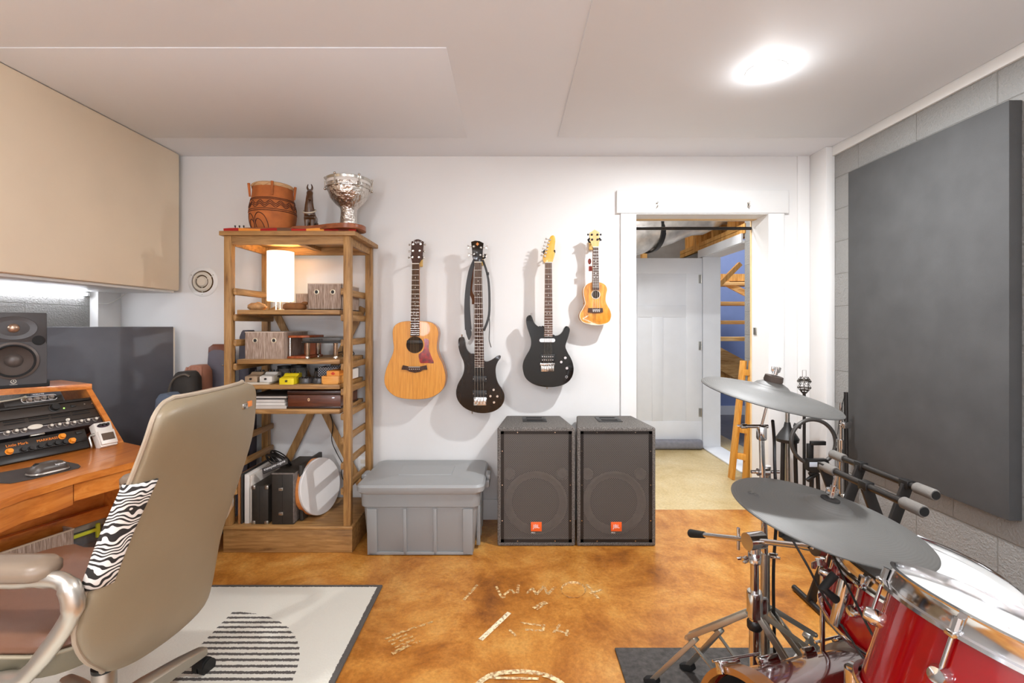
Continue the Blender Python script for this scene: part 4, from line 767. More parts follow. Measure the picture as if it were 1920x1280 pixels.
# ---------------------------------------------------------------- grey storage tote
GT = mat('grey_tote_plastic', '#8e9090', .4, var=.02, vs=4); GT2 = mat('grey_lid_plastic', '#989a9a', .38, var=.02, vs=4)
tt = thing('storage_tote', 'large grey plastic storage tote with lid between the rack and loudspeakers', 'storage tote', (-.508, 2.94, 0)); tm = M.Translation((-.51, 2.945, 0))
bd = MB(); rloft(bd, [(.296,.222,.03,0),(.300,.226,.035,.008),(.325,.238,.04,.275),(.336,.246,.04,.28),(.34,.25,.04,.365)], tm)
obj('tote_body', bd, GT, tt)
rb = MB()
for x in (-.27,-.085,.085,.27):
    w = .028 if abs(x) > .2 else .010
    rb.prism([(x-w,0),(x+w,0),(x+w,.262),(x-w,.262)], .010, tm @ basis((0,-.2255,.006),(1,0,0),V((0,-.045,1)).normalized(),V((0,-1,-.045)).normalized()), .003)
rb.prism([(-.29,0),(.29,0),(.29,.016),(-.29,.016)], .010, tm @ basis((0,-.2255,.006),(1,0,0),V((0,-.045,1)).normalized(),V((0,-1,-.045)).normalized()), .003)
for y in (-.13, 0, .13): rb.b2(.312,.334,y-.02,y+.02,.02,.27,.004,tm)
obj('body_ribs', rb, GT, tt)
ld_ = MB(); rloft(ld_, [(.345,.253,.05,.352),(.362,.262,.055,.366),(.363,.263,.055,.392),(.352,.252,.05,.404),(.325,.228,.045,.404),(.300,.205,.04,.412),(.001,.001,.0005,.414)], tm, 6)
obj('lid', ld_, GT2, tt); obj('lid_panel', rloft(MB(), [(.165,.10,.012,.408),(.160,.095,.012,.4165),(.001,.001,.0005,.417)], tm), GT2, tt)
for s in (-1, 1): obj('latch_handle', MB().b2(s*.355,s*.385,-.075,.075,.33,.375,.008,tm).b2(s*.36,s*.39,-.05,.05,.372,.40,.008,tm), GT, tt)
# ---------------------------------------------------------------- right wall acoustic panel
m = mat('charcoal_fabric', '#4a4a4a', .9, var=.12, vs=6, bmp=.25, bs=420)
rp = thing('sound_absorber', 'tall charcoal fabric acoustic panel on the right block wall', 'acoustic panel', (2.03, 2.39, .51))
obj('fabric_face', MB().b2(2.006, XR, 1.931, 2.852, .513, 2.208, .004), m, rp)
obj('hanging_cleat', MB().b2(XR-.01, XR-.002, 2.0, 2.8, 2.0, 2.06), PINE, rp)
# ---------------------------------------------------------------- gobo and instrument cases in the left corner
A_, B_ = V((-2.60,2.60)), V((-2.19,3.12)); d2 = (B_-A_).normalized(); n2 = V((d2.y,-d2.x))
gm = basis((A_.x,A_.y,.0),(d2.x,d2.y,0),(n2.x,n2.y,0),(0,0,1)); Lg = (B_-A_).length
gp = thing('gobo_panel', 'dark slate coloured acoustic board standing across the left corner behind the desk', 'acoustic panel', (-2.4,2.86,0))
GOBO = mat('slate_cloth', '#5a5b61', .45, var=.15, vs=5, bmp=.1, bs=300)
obj('cloth_face', MB().b2(0, Lg, -.038, .0, .05, 1.292, .003, gm), GOBO, gp)
obj('side_frame', MB().b2(Lg-.001, Lg+.010, -.040, -.006, .05, 1.288, .001, gm), CREAMP, gp)
obj('foot', MB().b2(.05,.12,-.05,.03,0,.05,.004,gm).b2(Lg-.12,Lg-.05,-.05,.03,0,.05,.004,gm), BLACK, gp)
def gig(name, label, cat, cx, cy, z1, w, d, m_, lean=.06, top=.5, group='bags and cases leaning left of the rack'):
    t_ = thing(name, label, cat, (cx, cy, 0), group); rings = []
    for u, k in ((0,.85),(.03,1),(.45,1),(.62,.8),(.9,top+.05),(.965,top),(.99,top*.8),(1,top*.45)):
        rings.append([V((cx+x, cy+y+lean*u, z1*u)) for x, y in rr(w/2*k, d/2*(.8 if u > .97 else 1), min(w*k, d)*.3, 4)])
    obj('bag_shell' if cat != 'case' else 'case_shell', MB().loft(rings), m_, t_, 50); return t_
GREYC = mat('grey_padded_case', '#5f5a62', .6, var=.1, bmp=.15, bs=200)
g = gig('guitar_case', 'tall grey guitar case with brown top standing left of the rack', 'case', -1.855, 3.05, 1.165, .17, .12, GREYC, .04, .8)
obj('leather_cap', rloft(MB(), [(.072,.052,.03,1.12),(.070,.050,.03,1.16),(.05,.038,.03,1.18)], M.Translation((-1.855,3.089,0))), mat('brown_leather_cap','#6e3c26',.4,var=.15), g)
obj('zip_pull', MB().box((-1.80,3.012,1.05),(.02,.006,.008),.002), NICKEL, g)
g = gig('gig_bag', 'dark grey gig bag seen through the left side of the rack', 'bag', -1.708, 3.10, 1.27, .09, .11, mat('charcoal_nylon','#4e4b54',.8,bmp=.3,bs=300), .03, .8)
obj('piping', MB().tube(sm([(-1.665,3.045,.2),(-1.665,3.06,.8),(-1.67,3.075,1.15),(-1.70,3.078,1.25)],4,False), .006, 6), BLACK, g)
LB = mat('tan_leather', '#a5715a', .6, var=.12, bmp=.4, bs=40)
g = gig('leather_bag', 'tan brown leather bag with gathered top between the black and grey cases', 'bag', -1.90, 2.90, 1.06, .15, .12, LB, .03, .8)
fo = MB()
for k in range(5): fo.tube(sm([(-1.95+k*.024,2.872,.94),(-1.945+k*.023,2.868,1.0),(-1.94+k*.02,2.885,1.048)],3,False), .009, 6)
obj('gathered_fold', fo, LB, g)
g = gig('gig_bag', 'black padded gig bag with curved zip in front of the tan leather bag', 'bag', -1.875, 2.755, 1.035, .16, .12, mat('black_nylon','#2e2a26',.8,bmp=.3,bs=300), .03, .78)
obj('zip', MB().tube(sm([(-1.945,2.70,.45),(-1.945,2.715,.8),(-1.925,2.72,.97),(-1.86,2.722,1.02),(-1.82,2.724,1.01)],4,False), .006, 6), mat('zip_grey','#6a6258',.4,.5), g)
obj('label_patch', MB().box((-1.915,2.708,.90),(.02,.006,.05),.001), mat('patch_grey','#9a8f85',.7), g)
g = gig('gig_bag', 'blue grey gig bag in front of the black padded one, nearest the chair', 'bag', -1.875, 2.61, .93, .15, .12, mat('blue_grey_nylon','#566273',.8,bmp=.3,bs=300), .03, .6)
obj('strap', MB().tube(sm([(-1.85,2.56,.8),(-1.83,2.53,.5),(-1.84,2.54,.2)],4,False), .012, 6, False, .4), BLACK, g)
solo('black_strap_bundle', MB().torus((-1.72,2.66,.07),(.3,-.9,.2),.05,.012,24,8,1,1.2).torus((-1.735,2.67,.06),(.5,-.7,.3),.045,.012,24,8), mat('strap_black','#1c1a19',.8), 'loop of black strap on the floor at the left foot of the rack', 'strap')
# ---------------------------------------------------------------- studio desk
ZD = .74; U = V((.342,.940,0)).normalized(); VV = V((.940,-.342,0)).normalized()
dk = thing('studio_desk', 'orange cherry wood studio desk with a sloped gear hutch on the left', 'desk', (-1.95, 1.75, 0))
A = PZ(322,848,ZD); B = PZ(232,828,ZD); Cc = B+(B-A)*.9
front = [A]+[PZ(x,y,ZD) for x,y in ((142.6,892.5),(100,907),(48,921),(0,940))]+[V((-1.632,1.38,ZD)), V((-1.72,1.12,ZD)), V((-1.80,.95,ZD))]
BL = Cc-U*1.25; BL.x = max(BL.x, -2.64)
top = [(p.x,p.y) for p in front]+[(-2.2,.98),(BL.x,BL.y),(Cc.x,Cc.y)]
obj('desk_top', MB().prism(top, -.026, M.Translation((0,0,ZD)), .003), DESKW, dk)
def strip(pts, off, z0, z1, th):                                       # apron that follows the front edge
    mb = MB(); r = []
    for i, p in enumerate(pts):
        t = (pts[min(i+1,len(pts)-1)]-pts[max(i-1,0)]).normalized(); n = V((t.y,-t.x,0)); n = n if n.x < 0 else -n
        a = V((p.x,p.y,0))+n*off; c = a+n*th; r.append([V((a.x,a.y,z0)),V((c.x,c.y,z0)),V((c.x,c.y,z1)),V((a.x,a.y,z1))])
    return mb.loft(r)
A2 = A+(front[1]-A)*.10
obj('front_apron', strip([A2]+front[1:2], .012, .645, ZD-.026, .02), DESKW, dk)
dr = obj('keyboard_drawer', strip([front[1]+(front[2]-front[1])*.02]+front[2:], .010, .635, ZD-.029, .022), DESKW, dk)
def off(p, du, dv, z): q = p+U*du+VV*dv; return V((q.x,q.y,z))
Q = A
obj('modesty_panel', MB().bar(off(Q,-.05,-.34,.58), off(Q,-1.05,-.34,.58), .02, .24, (0,0,1)), DESKW, dk)
obj('lower_rail', MB().bar(off(Q,-.05,-.31,.47), off(Q,-1.05,-.31,.47), .03, .05, (0,0,1), .003), DESKW, dk)
lg = MB(); s0 = [off(Q,-.06,-.10,ZD-.03), off(Q,-.06,-.16,.46), off(Q,-.06,-.13,0)]
for a_, b_ in zip(s0, s0[1:]): lg.bar(a_, b_, .032, .07, VV, .002)
obj('leg_panel', MB().prism([(-.10,ZD-.03),(-.14,.46),(-.10,.0125),(-.62,.0125),(-.62,ZD-.03)], .026, basis(off(Q,-.075,0,0), VV, (0,0,1), U), .002), DESKW, dk)
obj('leg_panel', MB().prism([(-.10,ZD-.03),(-.14,.46),(-.10,.0125),(-.55,.0125),(-.55,ZD-.03)], .026, basis(off(Q,-1.05,-.1,0), VV, (0,0,1), U), .002), DESKW, dk)
obj('lower_shelf', MB().bar(off(Q,-.08,-.42,.13), off(Q,-1.04,-.42,.13), .022, .40, (0,0,1), .002), DESKW, dk)
# hutch
ZH = 1.02; TR = PZ(172.5,719,ZH); TL = PZ(0,730,ZH); TB = PZ(115,712,ZH); TF = TL+(TL-TR)*.9
hut = [(TR.x,TR.y),(TL.x,TL.y),(TF.x,TF.y),(-2.56,1.35),(-2.62,1.9),(TB.x,TB.y)]
obj('hutch_top', MB().prism(hut, -.026, M.Translation((0,0,ZH)), .002), DESKW, dk)
sd = (TR-B); sdn = sd.normalized(); bk_ = (Cc-B).normalized()
obj('hutch_side', MB().loft([[B+bk_*.0, B+bk_*.36, TB+V((.02,-.01,-.026)), TR+V((0,0,-.026))],[p+U*(-.024) for p in (B+bk_*.0, B+bk_*.36, TB+V((.02,-.01,-.026)), TR+V((0,0,-.026)))]]), DESKW, dk)
S = V((-.1391,.0506,.28)).normalized(); NR = U.cross(S).normalized(); NR = NR if NR.x > 0 else -NR
PO = B-NR*.018
def RP(px, py, lift=0):
    d = V(((px-957)/F, 1, -(py-610)/F)); o = V((0,0,H)); t = (PO+NR*lift-o).dot(NR)/d.dot(NR); return o+d*t
def rc(px, py): q = RP(px, py)-PO; return q.dot(-U), q.dot(S)           # along / up coordinates on the sloped plane
RB = basis(PO, -U, S, NR)
def slab(a0, a1, s0, s1, d0, d1, bev=.002): return MB().b2(a0, a1, s0, s1, d0, d1, bev, RB)
rows = [rc(165,731)[1], rc(165,750)[1], rc(183,764)[1], rc(184,780)[1], rc(155,799)[1], rc(153,806.6)[1], rc(161.5,827)[1], rc(155,841)[1]]
ra = rc(190,780)[0]; aw = .47
GEAR = mat('gear_black', '#2b2724', .42, .2, var=.12); GEARB = mat('gear_bronze', '#3a322c', .45, .3, var=.1); KN = mat('silver_knob', '#a8a19a', .3, .8)
def knob(par, px, py, r, h, m_, lift=0, cap=None):
    q = RP(px, py, lift); k = obj('knob', MB().lathe([(r*1.25,0),(r*1.25,h*.15),(r,h*.2),(r*.86,h),(.001,h)], at(q, NR), 18), m_, par)
    if cap: obj('knob_cap', MB().lathe([(r*.6,h),(r*.6,h+.0008),(.001,h+.001)], at(q, NR), 14), cap, k)
    return k
obj('hutch_side', slab(ra+aw+.004, ra+aw+.026, -.004, rows[0]+.012, -.17, .012), DESKW, dk)
obj('hutch_side', MB().bar((-2.545,1.40,ZD), (-2.545,1.40,ZH-.026), .024, .16, (0,1,0), .002), DESKW, dk)
g1 = thing('audio_interface', 'black audio interface with four silver knobs under the hutch top', 'audio interface', RP(75,748))
a0, a1 = rc(118,746)[0], rc(8,760)[0]
obj('rack_shelf', slab(ra+.004, ra+aw, rows[1], rows[1]+.012, -.16, .006), GEAR, g1)
obj('case', slab(a0, a1, rows[1]+.014, rows[0]-.006, -.14, .0), GEAR, g1)
obj('panel_outline', MB().tube([RB @ V((rc(74,747)[0]+x, rc(74,747)[1]+y, .0012)) for x, y in rr(.062,.013,.0125,6)], .0011, 6, closed=True), PRINTW, g1)
for px, py in ((54,750.5),(68,748.5),(81,746.8),(95,744.5)): knob(g1, px, py, .0085, .014, KN, .0005)
knob(g1, 107, 743, .006, .008, BLACK, .0005)
TXT = basis((0,0,0), U, S, NR)
def rtext(par, body, px, py, size, m_, lift=.0008, nm='panel_lettering'): q = RP(px, py, lift); return text(nm, body, size, M.Translation(q) @ TXT, m_, par)
rtext(g1, 'MOBILE PRE', 72, 738.8, .0075, PRINTW)
pl_ = thing('cable_plug', 'grey cable plugged into the left of the audio interface', 'cable', RP(38,752)); q0 = RP(44,749,.002)
obj('plug', MB().tube([q0, q0+NR*.03-U*.006], [.007,.006], 10).tube(sm([q0+NR*.03-U*.006, q0+NR*.045-U*.05-S*.012, q0+NR*.04-U*.11-S*.014],4,False), .003, 6), mat('plug_grey','#a7a18f',.5), pl_)
g2 = thing('power_amplifier', 'black rack unit with one large black dial and a green light', 'amplifier', RP(100,768))
obj('front_panel', slab(ra, ra+aw, rows[2]+.001, rows[1]-.001, -.2, 0), GEARB, g2)
knob(g2, 101.5, 764, .017, .018, BLACK)
obj('power_light', MB().ball(RP(120,765,.001), .003), emis('green_led','#8fe05a',3), g2); a_, s_ = rc(137,761)
obj('power_switch', slab(a_-.010, a_+.010, s_-.006, s_+.006, 0, .005), BLACK, g2)
sc_ = MB()
for px, py in ((172,756),(158,757.5)): q = RP(px, py); sc_.cyl(q, q+NR*.002, .003, seg=8)
obj('rack_screw', sc_, NICKEL, g2)
g3 = thing('vent_panel', 'black slotted rack vent panel between the dial unit and the knob strip', 'rack panel', RP(90,782))
obj('panel_face', slab(ra, ra+aw, rows[3]+.001, rows[2]-.001, -.06, -.001), GEARB, g3); sl = MB()
for px, py in ((27,791.5),(73,784.3),(114,778.5),(152,773)):
    a_, s_ = rc(px, py)
    for d in (-.006, .006): sl.b2(a_-.034, a_+.034, s_+d-.0022, s_+d+.0022, -.001, .0003, .0, RB)
obj('vent_slot', sl, RUBBER, g3)
g4 = thing('channel_strip', 'rack preamp with a row of silver knobs and a white oval badge', 'preamplifier', RP(90,800))
obj('front_panel', slab(ra, ra+aw, rows[4]+.001, rows[3]-.001, -.2, .0), mat('strip_grey','#4a4444',.4,.4,var=.15), g4)
obj('silver_line', slab(ra+.01, ra+aw-.01, rows[3]-.006, rows[3]-.0048, 0, .0006, 0), PRINTW, g4)
KP = [(12,812),(28.5,809),(44,807),(94.5,799),(109,797),(123.5,795),(137,793),(150,790.5),(163,788.5),(178,786)]
for px, py in KP: knob(g4, px, py, .0085, .014, KN, 0, CREAMP)
knob(g4, 127, 787, .006, .008, CREAMP)
q = RP(66,800,.001); bd_ = obj('oval_badge', MB().lathe([(.026,0),(.026,.002),(.022,.003),(.001,.003)], at(q, NR, S) @ M.Diagonal((1,.42,1,1)), 32), CREAMP, g4)
g5 = thing('bass_amplifier', 'small black amplifier head with orange knobs and orange lettering', 'amplifier', RP(75,830))
a_e = rc(161,827)[0]; LIFT = .02
obj('front_panel', slab(a_e, a_e+.40, rows[6]-.001, rows[5], -.14, LIFT, .003), GEAR, g5); obj('lower_chassis', slab(a_e, a_e+.40, rows[7]-.004, rows[6]-.001, -.14, LIFT-.004), BLKMET, g5)
ORK = mat('orange_knob', '#f0921e', .45)
for px, py in ((17,846.5),(116,818),(135,826)): knob(g5, px, py, .0105, .014, ORK, LIFT)
for px, py in ((43,843),(58.5,840.5),(75,837),(91,833.5),(106,831),(121,829)): knob(g5, px, py, .0095, .012, BLACK, LIFT)
rtext(g5, 'Little Mark', 32, 833, .016, ORANGE, LIFT+.001); rtext(g5, 'MARKBASS', 89, 823.5, .015, ORANGE, LIFT+.001)
a_, s_ = rc(143,814); obj('power_switch', slab(a_-.012, a_+.012, s_-.006, s_+.006, LIFT, LIFT+.004), BLACK, g5)
a_, s_ = rc(68,816); obj('model_plate', slab(a_-.025, a_+.025, s_-.004, s_+.004, -.001, .012), STEEL, g5)
w_ = thing('white_pedal', 'white compact guitar pedal leaning at the right end of the gear hutch', 'guitar pedal', RP(192,815,.04)); PW = mat('pedal_white', '#e3ddd4', .4, .1, var=.03)
q = RP(194,816,.045); pm = basis(q, U, S, NR); 
obj('housing', MB().box((0,.0,0),(.07,.118,.04),.004,pm), PW, w_); obj('tread_plate', MB().box((0,-.018,.024),(.066,.066,.012),.003,pm), PW, w_)
obj('rubber_tread', MB().box((0,-.016,.0305),(.05,.034,.002),.001,pm), mat('tread_brown','#5a4a3c',.7), w_); obj('control_label', MB().prism([(.026*math.cos(a),.010*math.sin(a)) for a in [2*PI*i/24 for i in range(24)]], .001, pm @ M.Translation((0,.042,.020))), mat('control_dark','#4a3440',.4), w_)
for x in (-.016,0,.016): obj('knob', MB().cyl(pm @ V((x,.044,.021)), pm @ V((x,.044,.030)), .006, seg=12), BLACK, w_)
obj('cable_jack', MB().cyl(pm @ V((-.035,.01,.004)), pm @ V((-.05,.01,.004)), .007, seg=12).tube(sm([pm @ V((-.05,.01,.004)), pm @ V((-.058,.0,.004)), pm @ V((-.058,-.04,.0)), pm @ V((-.056,-.055,-.02))],4,False), .004, 8), STEEL, w_)
# monitor speaker
ms = thing('studio_monitor', 'black studio monitor loudspeaker standing on the desk hutch', 'loudspeaker', (-2.25, 2.2, ZH)); fl = V((-.72,-.69,0)).normalized(); fn = V((.69,-.72,0)).normalized()
fo_ = V((-2.14,2.216,ZH)); m5 = basis(fo_, fl, (0,0,1), -fn)       # x left along the face, y up, z into the box
w5, h5, dep = .218, .33, .22
MON = mat('monitor_black', '#3a3635', .5, var=.1)
obj('cabinet', MB().b2(0,w5,.014,h5+.008,.032,dep,.004,m5).b2(0,w5,.206,h5+.008,.001,.034,.003,m5), MON, ms)
wc_ = V((w5/2-.002,.122)); ci, ro_, rs3 = [], [], []
for k in range(64):
    a_ = 2*PI*k/64; cx_, sy_ = math.cos(a_), math.sin(a_)
    t1 = min(((w5-wc_.x)/cx_ if cx_ > 1e-6 else 9), (wc_.x/-cx_ if cx_ < -1e-6 else 9), ((.2065-wc_.y)/sy_ if sy_ > 1e-6 else 9), ((wc_.y-.014)/-sy_ if sy_ < -1e-6 else 9))
    ci.append(m5 @ V((wc_.x+.079*cx_, wc_.y+.079*sy_, .0012))); ro_.append(m5 @ V((wc_.x+t1*cx_, wc_.y+t1*sy_, .0012))); rs3.append(m5 @ V((wc_.x+t1*cx_, wc_.y+t1*sy_, .034)))
obj('front_baffle', MB().loft([ci, ro_, rs3], True, False), MON, ms)
obj('base_pad', MB().b2(-.010,w5+.010,0,.014,-.006,dep,.003,m5), RUBBER, ms)
mw = m5 @ M.Translation((w5/2-.002,.122,0)) @ M.Rotation(PI,4,'Y')
obj('woofer', MB().lathe([(.083,.0),(.083,.006),(.074,.010),(.066,.006),(.062,-.004),(.03,-.026),(.026,-.016),(.014,-.008),(.001,-.007)], mw, 48, False), mat('woofer_grey','#5a504a',.38,var=.1), ms)
obj('woofer_surround', MB().torus(mw @ V((0,0,.006)), fn, .070, .0055, 48, 8), RUBBER, ms)
mt5 = m5 @ M.Translation((w5/2-.002,.268,0)) @ M.Rotation(PI,4,'Y')
obj('tweeter_waveguide', MB().lathe([(.068,.0005),(.066,.002),(.024,-.004),(.022,-.004)], mt5 @ M.Diagonal((1.15,.78,1,1)), 40, False), mat('waveguide','#413e3e',.35), ms); obj('tweeter', MB().lathe([(.020,.001),(.016,.006),(.008,.010),(.001,.011)], mt5, 24), mat('tweeter_bronze','#b39a86',.3,.8), ms)
for s in (-1,1): obj('bass_port', MB().lathe([(.022,.002),(.018,.003),(.017,.0008),(.001,.0008)], m5 @ M.Translation((w5/2+s*.082,.212,0)) @ M.Rotation(PI,4,'Y'), 24), RUBBER, ms)
ml = m5 @ M.Translation((w5/2-.002,.026,-.001)) @ M.Rotation(PI,4,'Y'); lo_ = MB().torus(ml @ V((0,.004,0)), fn, .0085, .0012, 28, 6)
for a in (PI/2, PI/2+2*PI/3, PI/2-2*PI/3): lo_.bar(ml @ V((0,.004,0)), ml @ V((.008*math.cos(a),.004+.008*math.sin(a),0)), .0018, .0012)
obj('round_emblem', lo_, CREAMP, ms); text('emblem_lettering', 'YAMAHA', .006, ml @ M.Translation((0,-.010,.0005)), CREAMP, ms)
# mouse and pad
mp = [PZ(x,y,ZD) for x, y in ((-60,925),(-10,910),(0,906),(20,907),(60,899),(110,887),(148,878),(151,875),(147,871),(128,867),(105,868),(50,878),(0,887),(-60,900))]
solo('mouse_pad', MB().prism([(p.x,p.y) for p in mp], .003, M.Translation((0,0,ZD+.0005)), .001), mat('pad_dark','#3e3733',.8), 'dark grey mouse pad on the front of the desk', 'mouse pad')
mo = thing('computer_mouse', 'dark grey computer mouse with rounded back on the mouse pad', 'computer mouse', PZ(90,885,ZD+.004)); mq = PZ(90,885,ZD+.004); mm_ = basis(mq, -U, VV, (0,0,1))
obj('mouse_shell', rloft(MB(), [(.058,.033,.028,.004),(.060,.036,.03,.012),(.054,.033,.028,.026),(.040,.025,.022,.037),(.018,.012,.010,.041)], mm_, 6), mat('mouse_grey','#4d4742',.35,.2), mo, 70)
obj('mouse_base', rloft(MB(), [(.056,.033,.028,.0),(.062,.038,.03,.005),(.060,.036,.03,.010)], mm_, 6), mat('mouse_silver','#8f8880',.35,.4), mo)
obj('scroll_wheel', MB().cyl(mm_ @ V((.035,-.004,.034)), mm_ @ V((.035,.004,.034)), .009, seg=16), RUBBER, mo)
q = mm_ @ V((-.022,.0285,.0285)); text('mouse_lettering', 'logitech', .010, basis(mq+V((0,0,.0305))+VV*.0325-U*-.022, U, V((0,0,1))*.75-VV*.66, VV*.75+V((0,0,.66))), PRINTW, mo)
# bins on the lower shelf
fb = thing('fabric_bin', 'tall grey brown fabric bin under the left of the desk', 'storage box', off(Q,-.42,-.30,.141)); bq = off(Q,-.22,-.23,.141); bmx = basis(bq, -U, -VV, (0,0,1))
hgt = .325; obj('fabric_body', MB().b2(.02,.36,0,.004,0,hgt,.001,bmx).b2(.02,.024,0,.25,0,hgt,.001,bmx).b2(.356,.36,0,.25,0,hgt,.001,bmx).b2(.02,.36,.246,.25,0,hgt,.001,bmx).b2(.02,.36,0,.25,0,.006,.0,bmx), LINEN, fb)
obj('piping', MB().b2(.018,.362,-.002,.006,hgt-.004,hgt+.002,.001,bmx).b2(.018,.026,0,.25,hgt-.004,hgt+.002,.001,bmx).b2(.354,.362,0,.25,hgt-.004,hgt+.002,.001,bmx), mat('bin_piping','#b8a48c',.8), fb)
pb = thing('plastic_bin', 'clear plastic bin with lime green handle under the right of the desk', 'storage box', off(Q,-.12,-.30,.141)); pm2 = basis(off(Q,-.17,-.32,.141), -U, -VV, (0,0,1)) @ M.Diagonal((1,1,1.1,1))
TP = mat('smoky_plastic', '#8b9298', .2, 0, var=.02); TP.node_tree.nodes['Principled BSDF'].inputs['Transmission Weight'].default_value = .6
obj('bin_body', rloft(MB(), [(.085,.11,.02,0),(.098,.124,.025,.25)], pm2 @ M.Translation((.0,.12,0))), TP, pb); obj('bin_lid', rloft(MB(), [(.103,.13,.028,.25),(.106,.133,.03,.258),(.104,.131,.03,.272),(.085,.11,.02,.273),(.08,.105,.02,.282),(.001,.001,.0005,.283)], pm2 @ M.Translation((.0,.12,0))), mat('bin_lid_grey','#8c8a80',.35), pb)
LIME = mat('lime_plastic', '#d3dc3a', .4)
obj('lime_handle', MB().b2(-.06,.06,-.022,-.010,.232,.246,.004,pm2).b2(-.065,-.05,-.022,-.008,.205,.262,.004,pm2).b2(.05,.065,-.022,-.008,.205,.262,.004,pm2), LIME, pb)
it = MB(); random.seed(2)
for k in range(9): c_ = pm2 @ V((random.uniform(-.06,.06), .03+random.uniform(0,.12), .03+random.uniform(0,.14))); it.box(c_, (random.uniform(.02,.06), random.uniform(.01,.03), random.uniform(.01,.04)), .003, None)
o = obj('bin_contents', it, mat('mixed_bits','#c9c4b8',.6,var=.4,vs=30), pb); o['kind'] = 'stuff'
obj('teal_item', MB().box(pm2 @ V((.05,.06,.12)), (.05,.03,.03), .004), mat('red_bit','#b33a32',.5), pb)
# ---------------------------------------------------------------- office chair
ch = thing('office_chair', 'taupe leather high back office chair seen from behind with polished arms', 'office chair', (-1.235, 1.46, 0))
TAUPE = mat('taupe_leather', '#897a62', .42, var=.05, vs=6, bmp=.12, bs=350); BRN = mat('brown_seat_leather', '#74503c', .42, var=.08, bmp=.12, bs=300); ARM = mat('satin_arm', '#cbc5ba', .34, .85, var=.03)
ROWS = [(1.118,-.835,1.20,-.852,1.52),(1.108,-.822,1.155,-.852,1.575),(1.085,-.815,1.12,-.850,1.598),(1.03,-.83,1.115,-.850,1.60),(.927,-.88,1.13,-.862,1.60),(.80,-.935,1.128,-.90,1.60),(.69,-.962,1.11,-.937,1.60),(.60,-.978,1.095,-.965,1.60),(.52,-.99,1.13,-.98,1.60),(.455,-1.01,1.19,-.985,1.585),(.405,-1.045,1.25,-.99,1.555),(.37,-1.08,1.295,-1.02,1.50),(.345,-1.11,1.325,-1.07,1.43),(.335,-1.13,1.345,-1.11,1.39)]
rs_ = sm([V((r[0],r[1],r[2])) for r in ROWS], 3, False); rs2 = sm([V((r[3],r[4],0)) for r in ROWS], 3, False)
def bkpt(i, s, out=0):                                                 # s 0..1 near edge to far edge, out towards the viewer
    a, b = rs_[i], rs2[i]; z = a.x; xl, yl, xr, yr = a.y, a.z, b.x, b.y
    bow = .038*(1-(2*s-1)**2)**.5 if 0 <= s <= 1 else -.02
    edge = -.004*(max(0, abs(2*s-1)-.85)/.15)**2
    return V((xl+(xr-xl)*s+bow*.8+edge+out, yl+(yr-yl)*s, z))
NS = 24; SS = [.5-.5*math.cos(PI*k/NS) for k in range(NS+1)]
rings = []
for i in range(len(rs_)):
    th = .024 if 2 < i < len(rs_)-3 else .018
    fr_ = [bkpt(i, s) for s in SS]; bkk = [bkpt(i, s)+V((-th*(1-.35*abs(2*s-1)**4), 0, 0)) for s in reversed(SS)]
    rings.append(fr_+bkk)
obj('backrest_shell', MB().loft(rings), TAUPE, ch, 60)
ed = [bkpt(i, 0)+V((-.013,-.001,0)) for i in range(2, len(rs_)-1)]; e2 = [bkpt(i, 1)+V((-.012,.001,0)) for i in range(2, len(rs_)-1)]; tp_ = [bkpt(1, s)+V((-.010,0,.006)) for s in SS]
obj('edge_piping', MB().tube(list(reversed(ed))+tp_[2:-2]+e2, .006, 8), mat('piping_taupe', '#a89884', .5), ch)
cu = []
for i in range(1, len(rs_)-4): cu.append([bkpt(i, .07+.86*s)+V((-.02,0,0)) for s in SS]+[bkpt(i, .07+.86*s)+V((-.06*(1-abs(2*s-1)**3)-.012,0,0)) for s in reversed(SS)])
obj('backrest_cushion', MB().loft(cu), BRN, ch, 60)
# zebra cloth patch wrapped over the near edge
i0 = min(range(len(rs_)), key=lambda i: abs(rs_[i].x-.925)); i1 = min(range(len(rs_)), key=lambda i: abs(rs_[i].x-.705))
pr = []; n_ = i1-i0
for i in range(i0, i1+1):
    u = (i-i0)/n_; s1_ = .085-.02*u; row = [bkpt(i, 0)+V((-.026,.006,0)), bkpt(i, 0)+V((-.026,-.006,0)), bkpt(i, 0)+V((-.013,-.009,0)), bkpt(i,0)+V((.0,-.007,0))]
    row += [bkpt(i, s1_*k/8, .004)+V((0,-.002*(1-k/8),0)) for k in range(1, 9)]; pr.append(row)
m, t, b = nt('zebra_cloth'); v = coords(t, (1,1,1)); wv = node(t, 'ShaderNodeTexWave'); wv.wave_type = 'BANDS'; wv.bands_direction = 'Z'; wv.inputs['Scale'].default_value = 26; wv.inputs['Distortion'].default_value = 16; wv.inputs['Detail'].default_value = 1.0; wv.inputs['Detail Scale'].default_value = .9; t.links.new(v, wv.inputs['Vector'])
t.links.new(ramp(t, wv.outputs['Fac'], [(.40,'#26211f'),(.5,'#e4ddd6')]), b.inputs['Base Color']); b.inputs['Roughness'].default_value = .85
zb = MB(); zb.loft(pr, closed=False, caps=False); zo = obj('zebra_cloth', zb, m, ch, 80)
mod = zo.modifiers.new('thick', 'SOLIDIFY'); mod.thickness = .002
iL = min(range(len(rs_)), key=lambda i: abs(rs_[i].x-1.045)); q = bkpt(iL, .76, .003)
tb = obj('metal_label', MB().box(q+V((0,-.012,0)), (.005,.028,.018), .002), NICKEL, ch); obj('orange_label_end', MB().box(q+V((0,.014,.003)), (.005,.024,.018), .002), mat('label_orange','#d9813a',.4), tb)
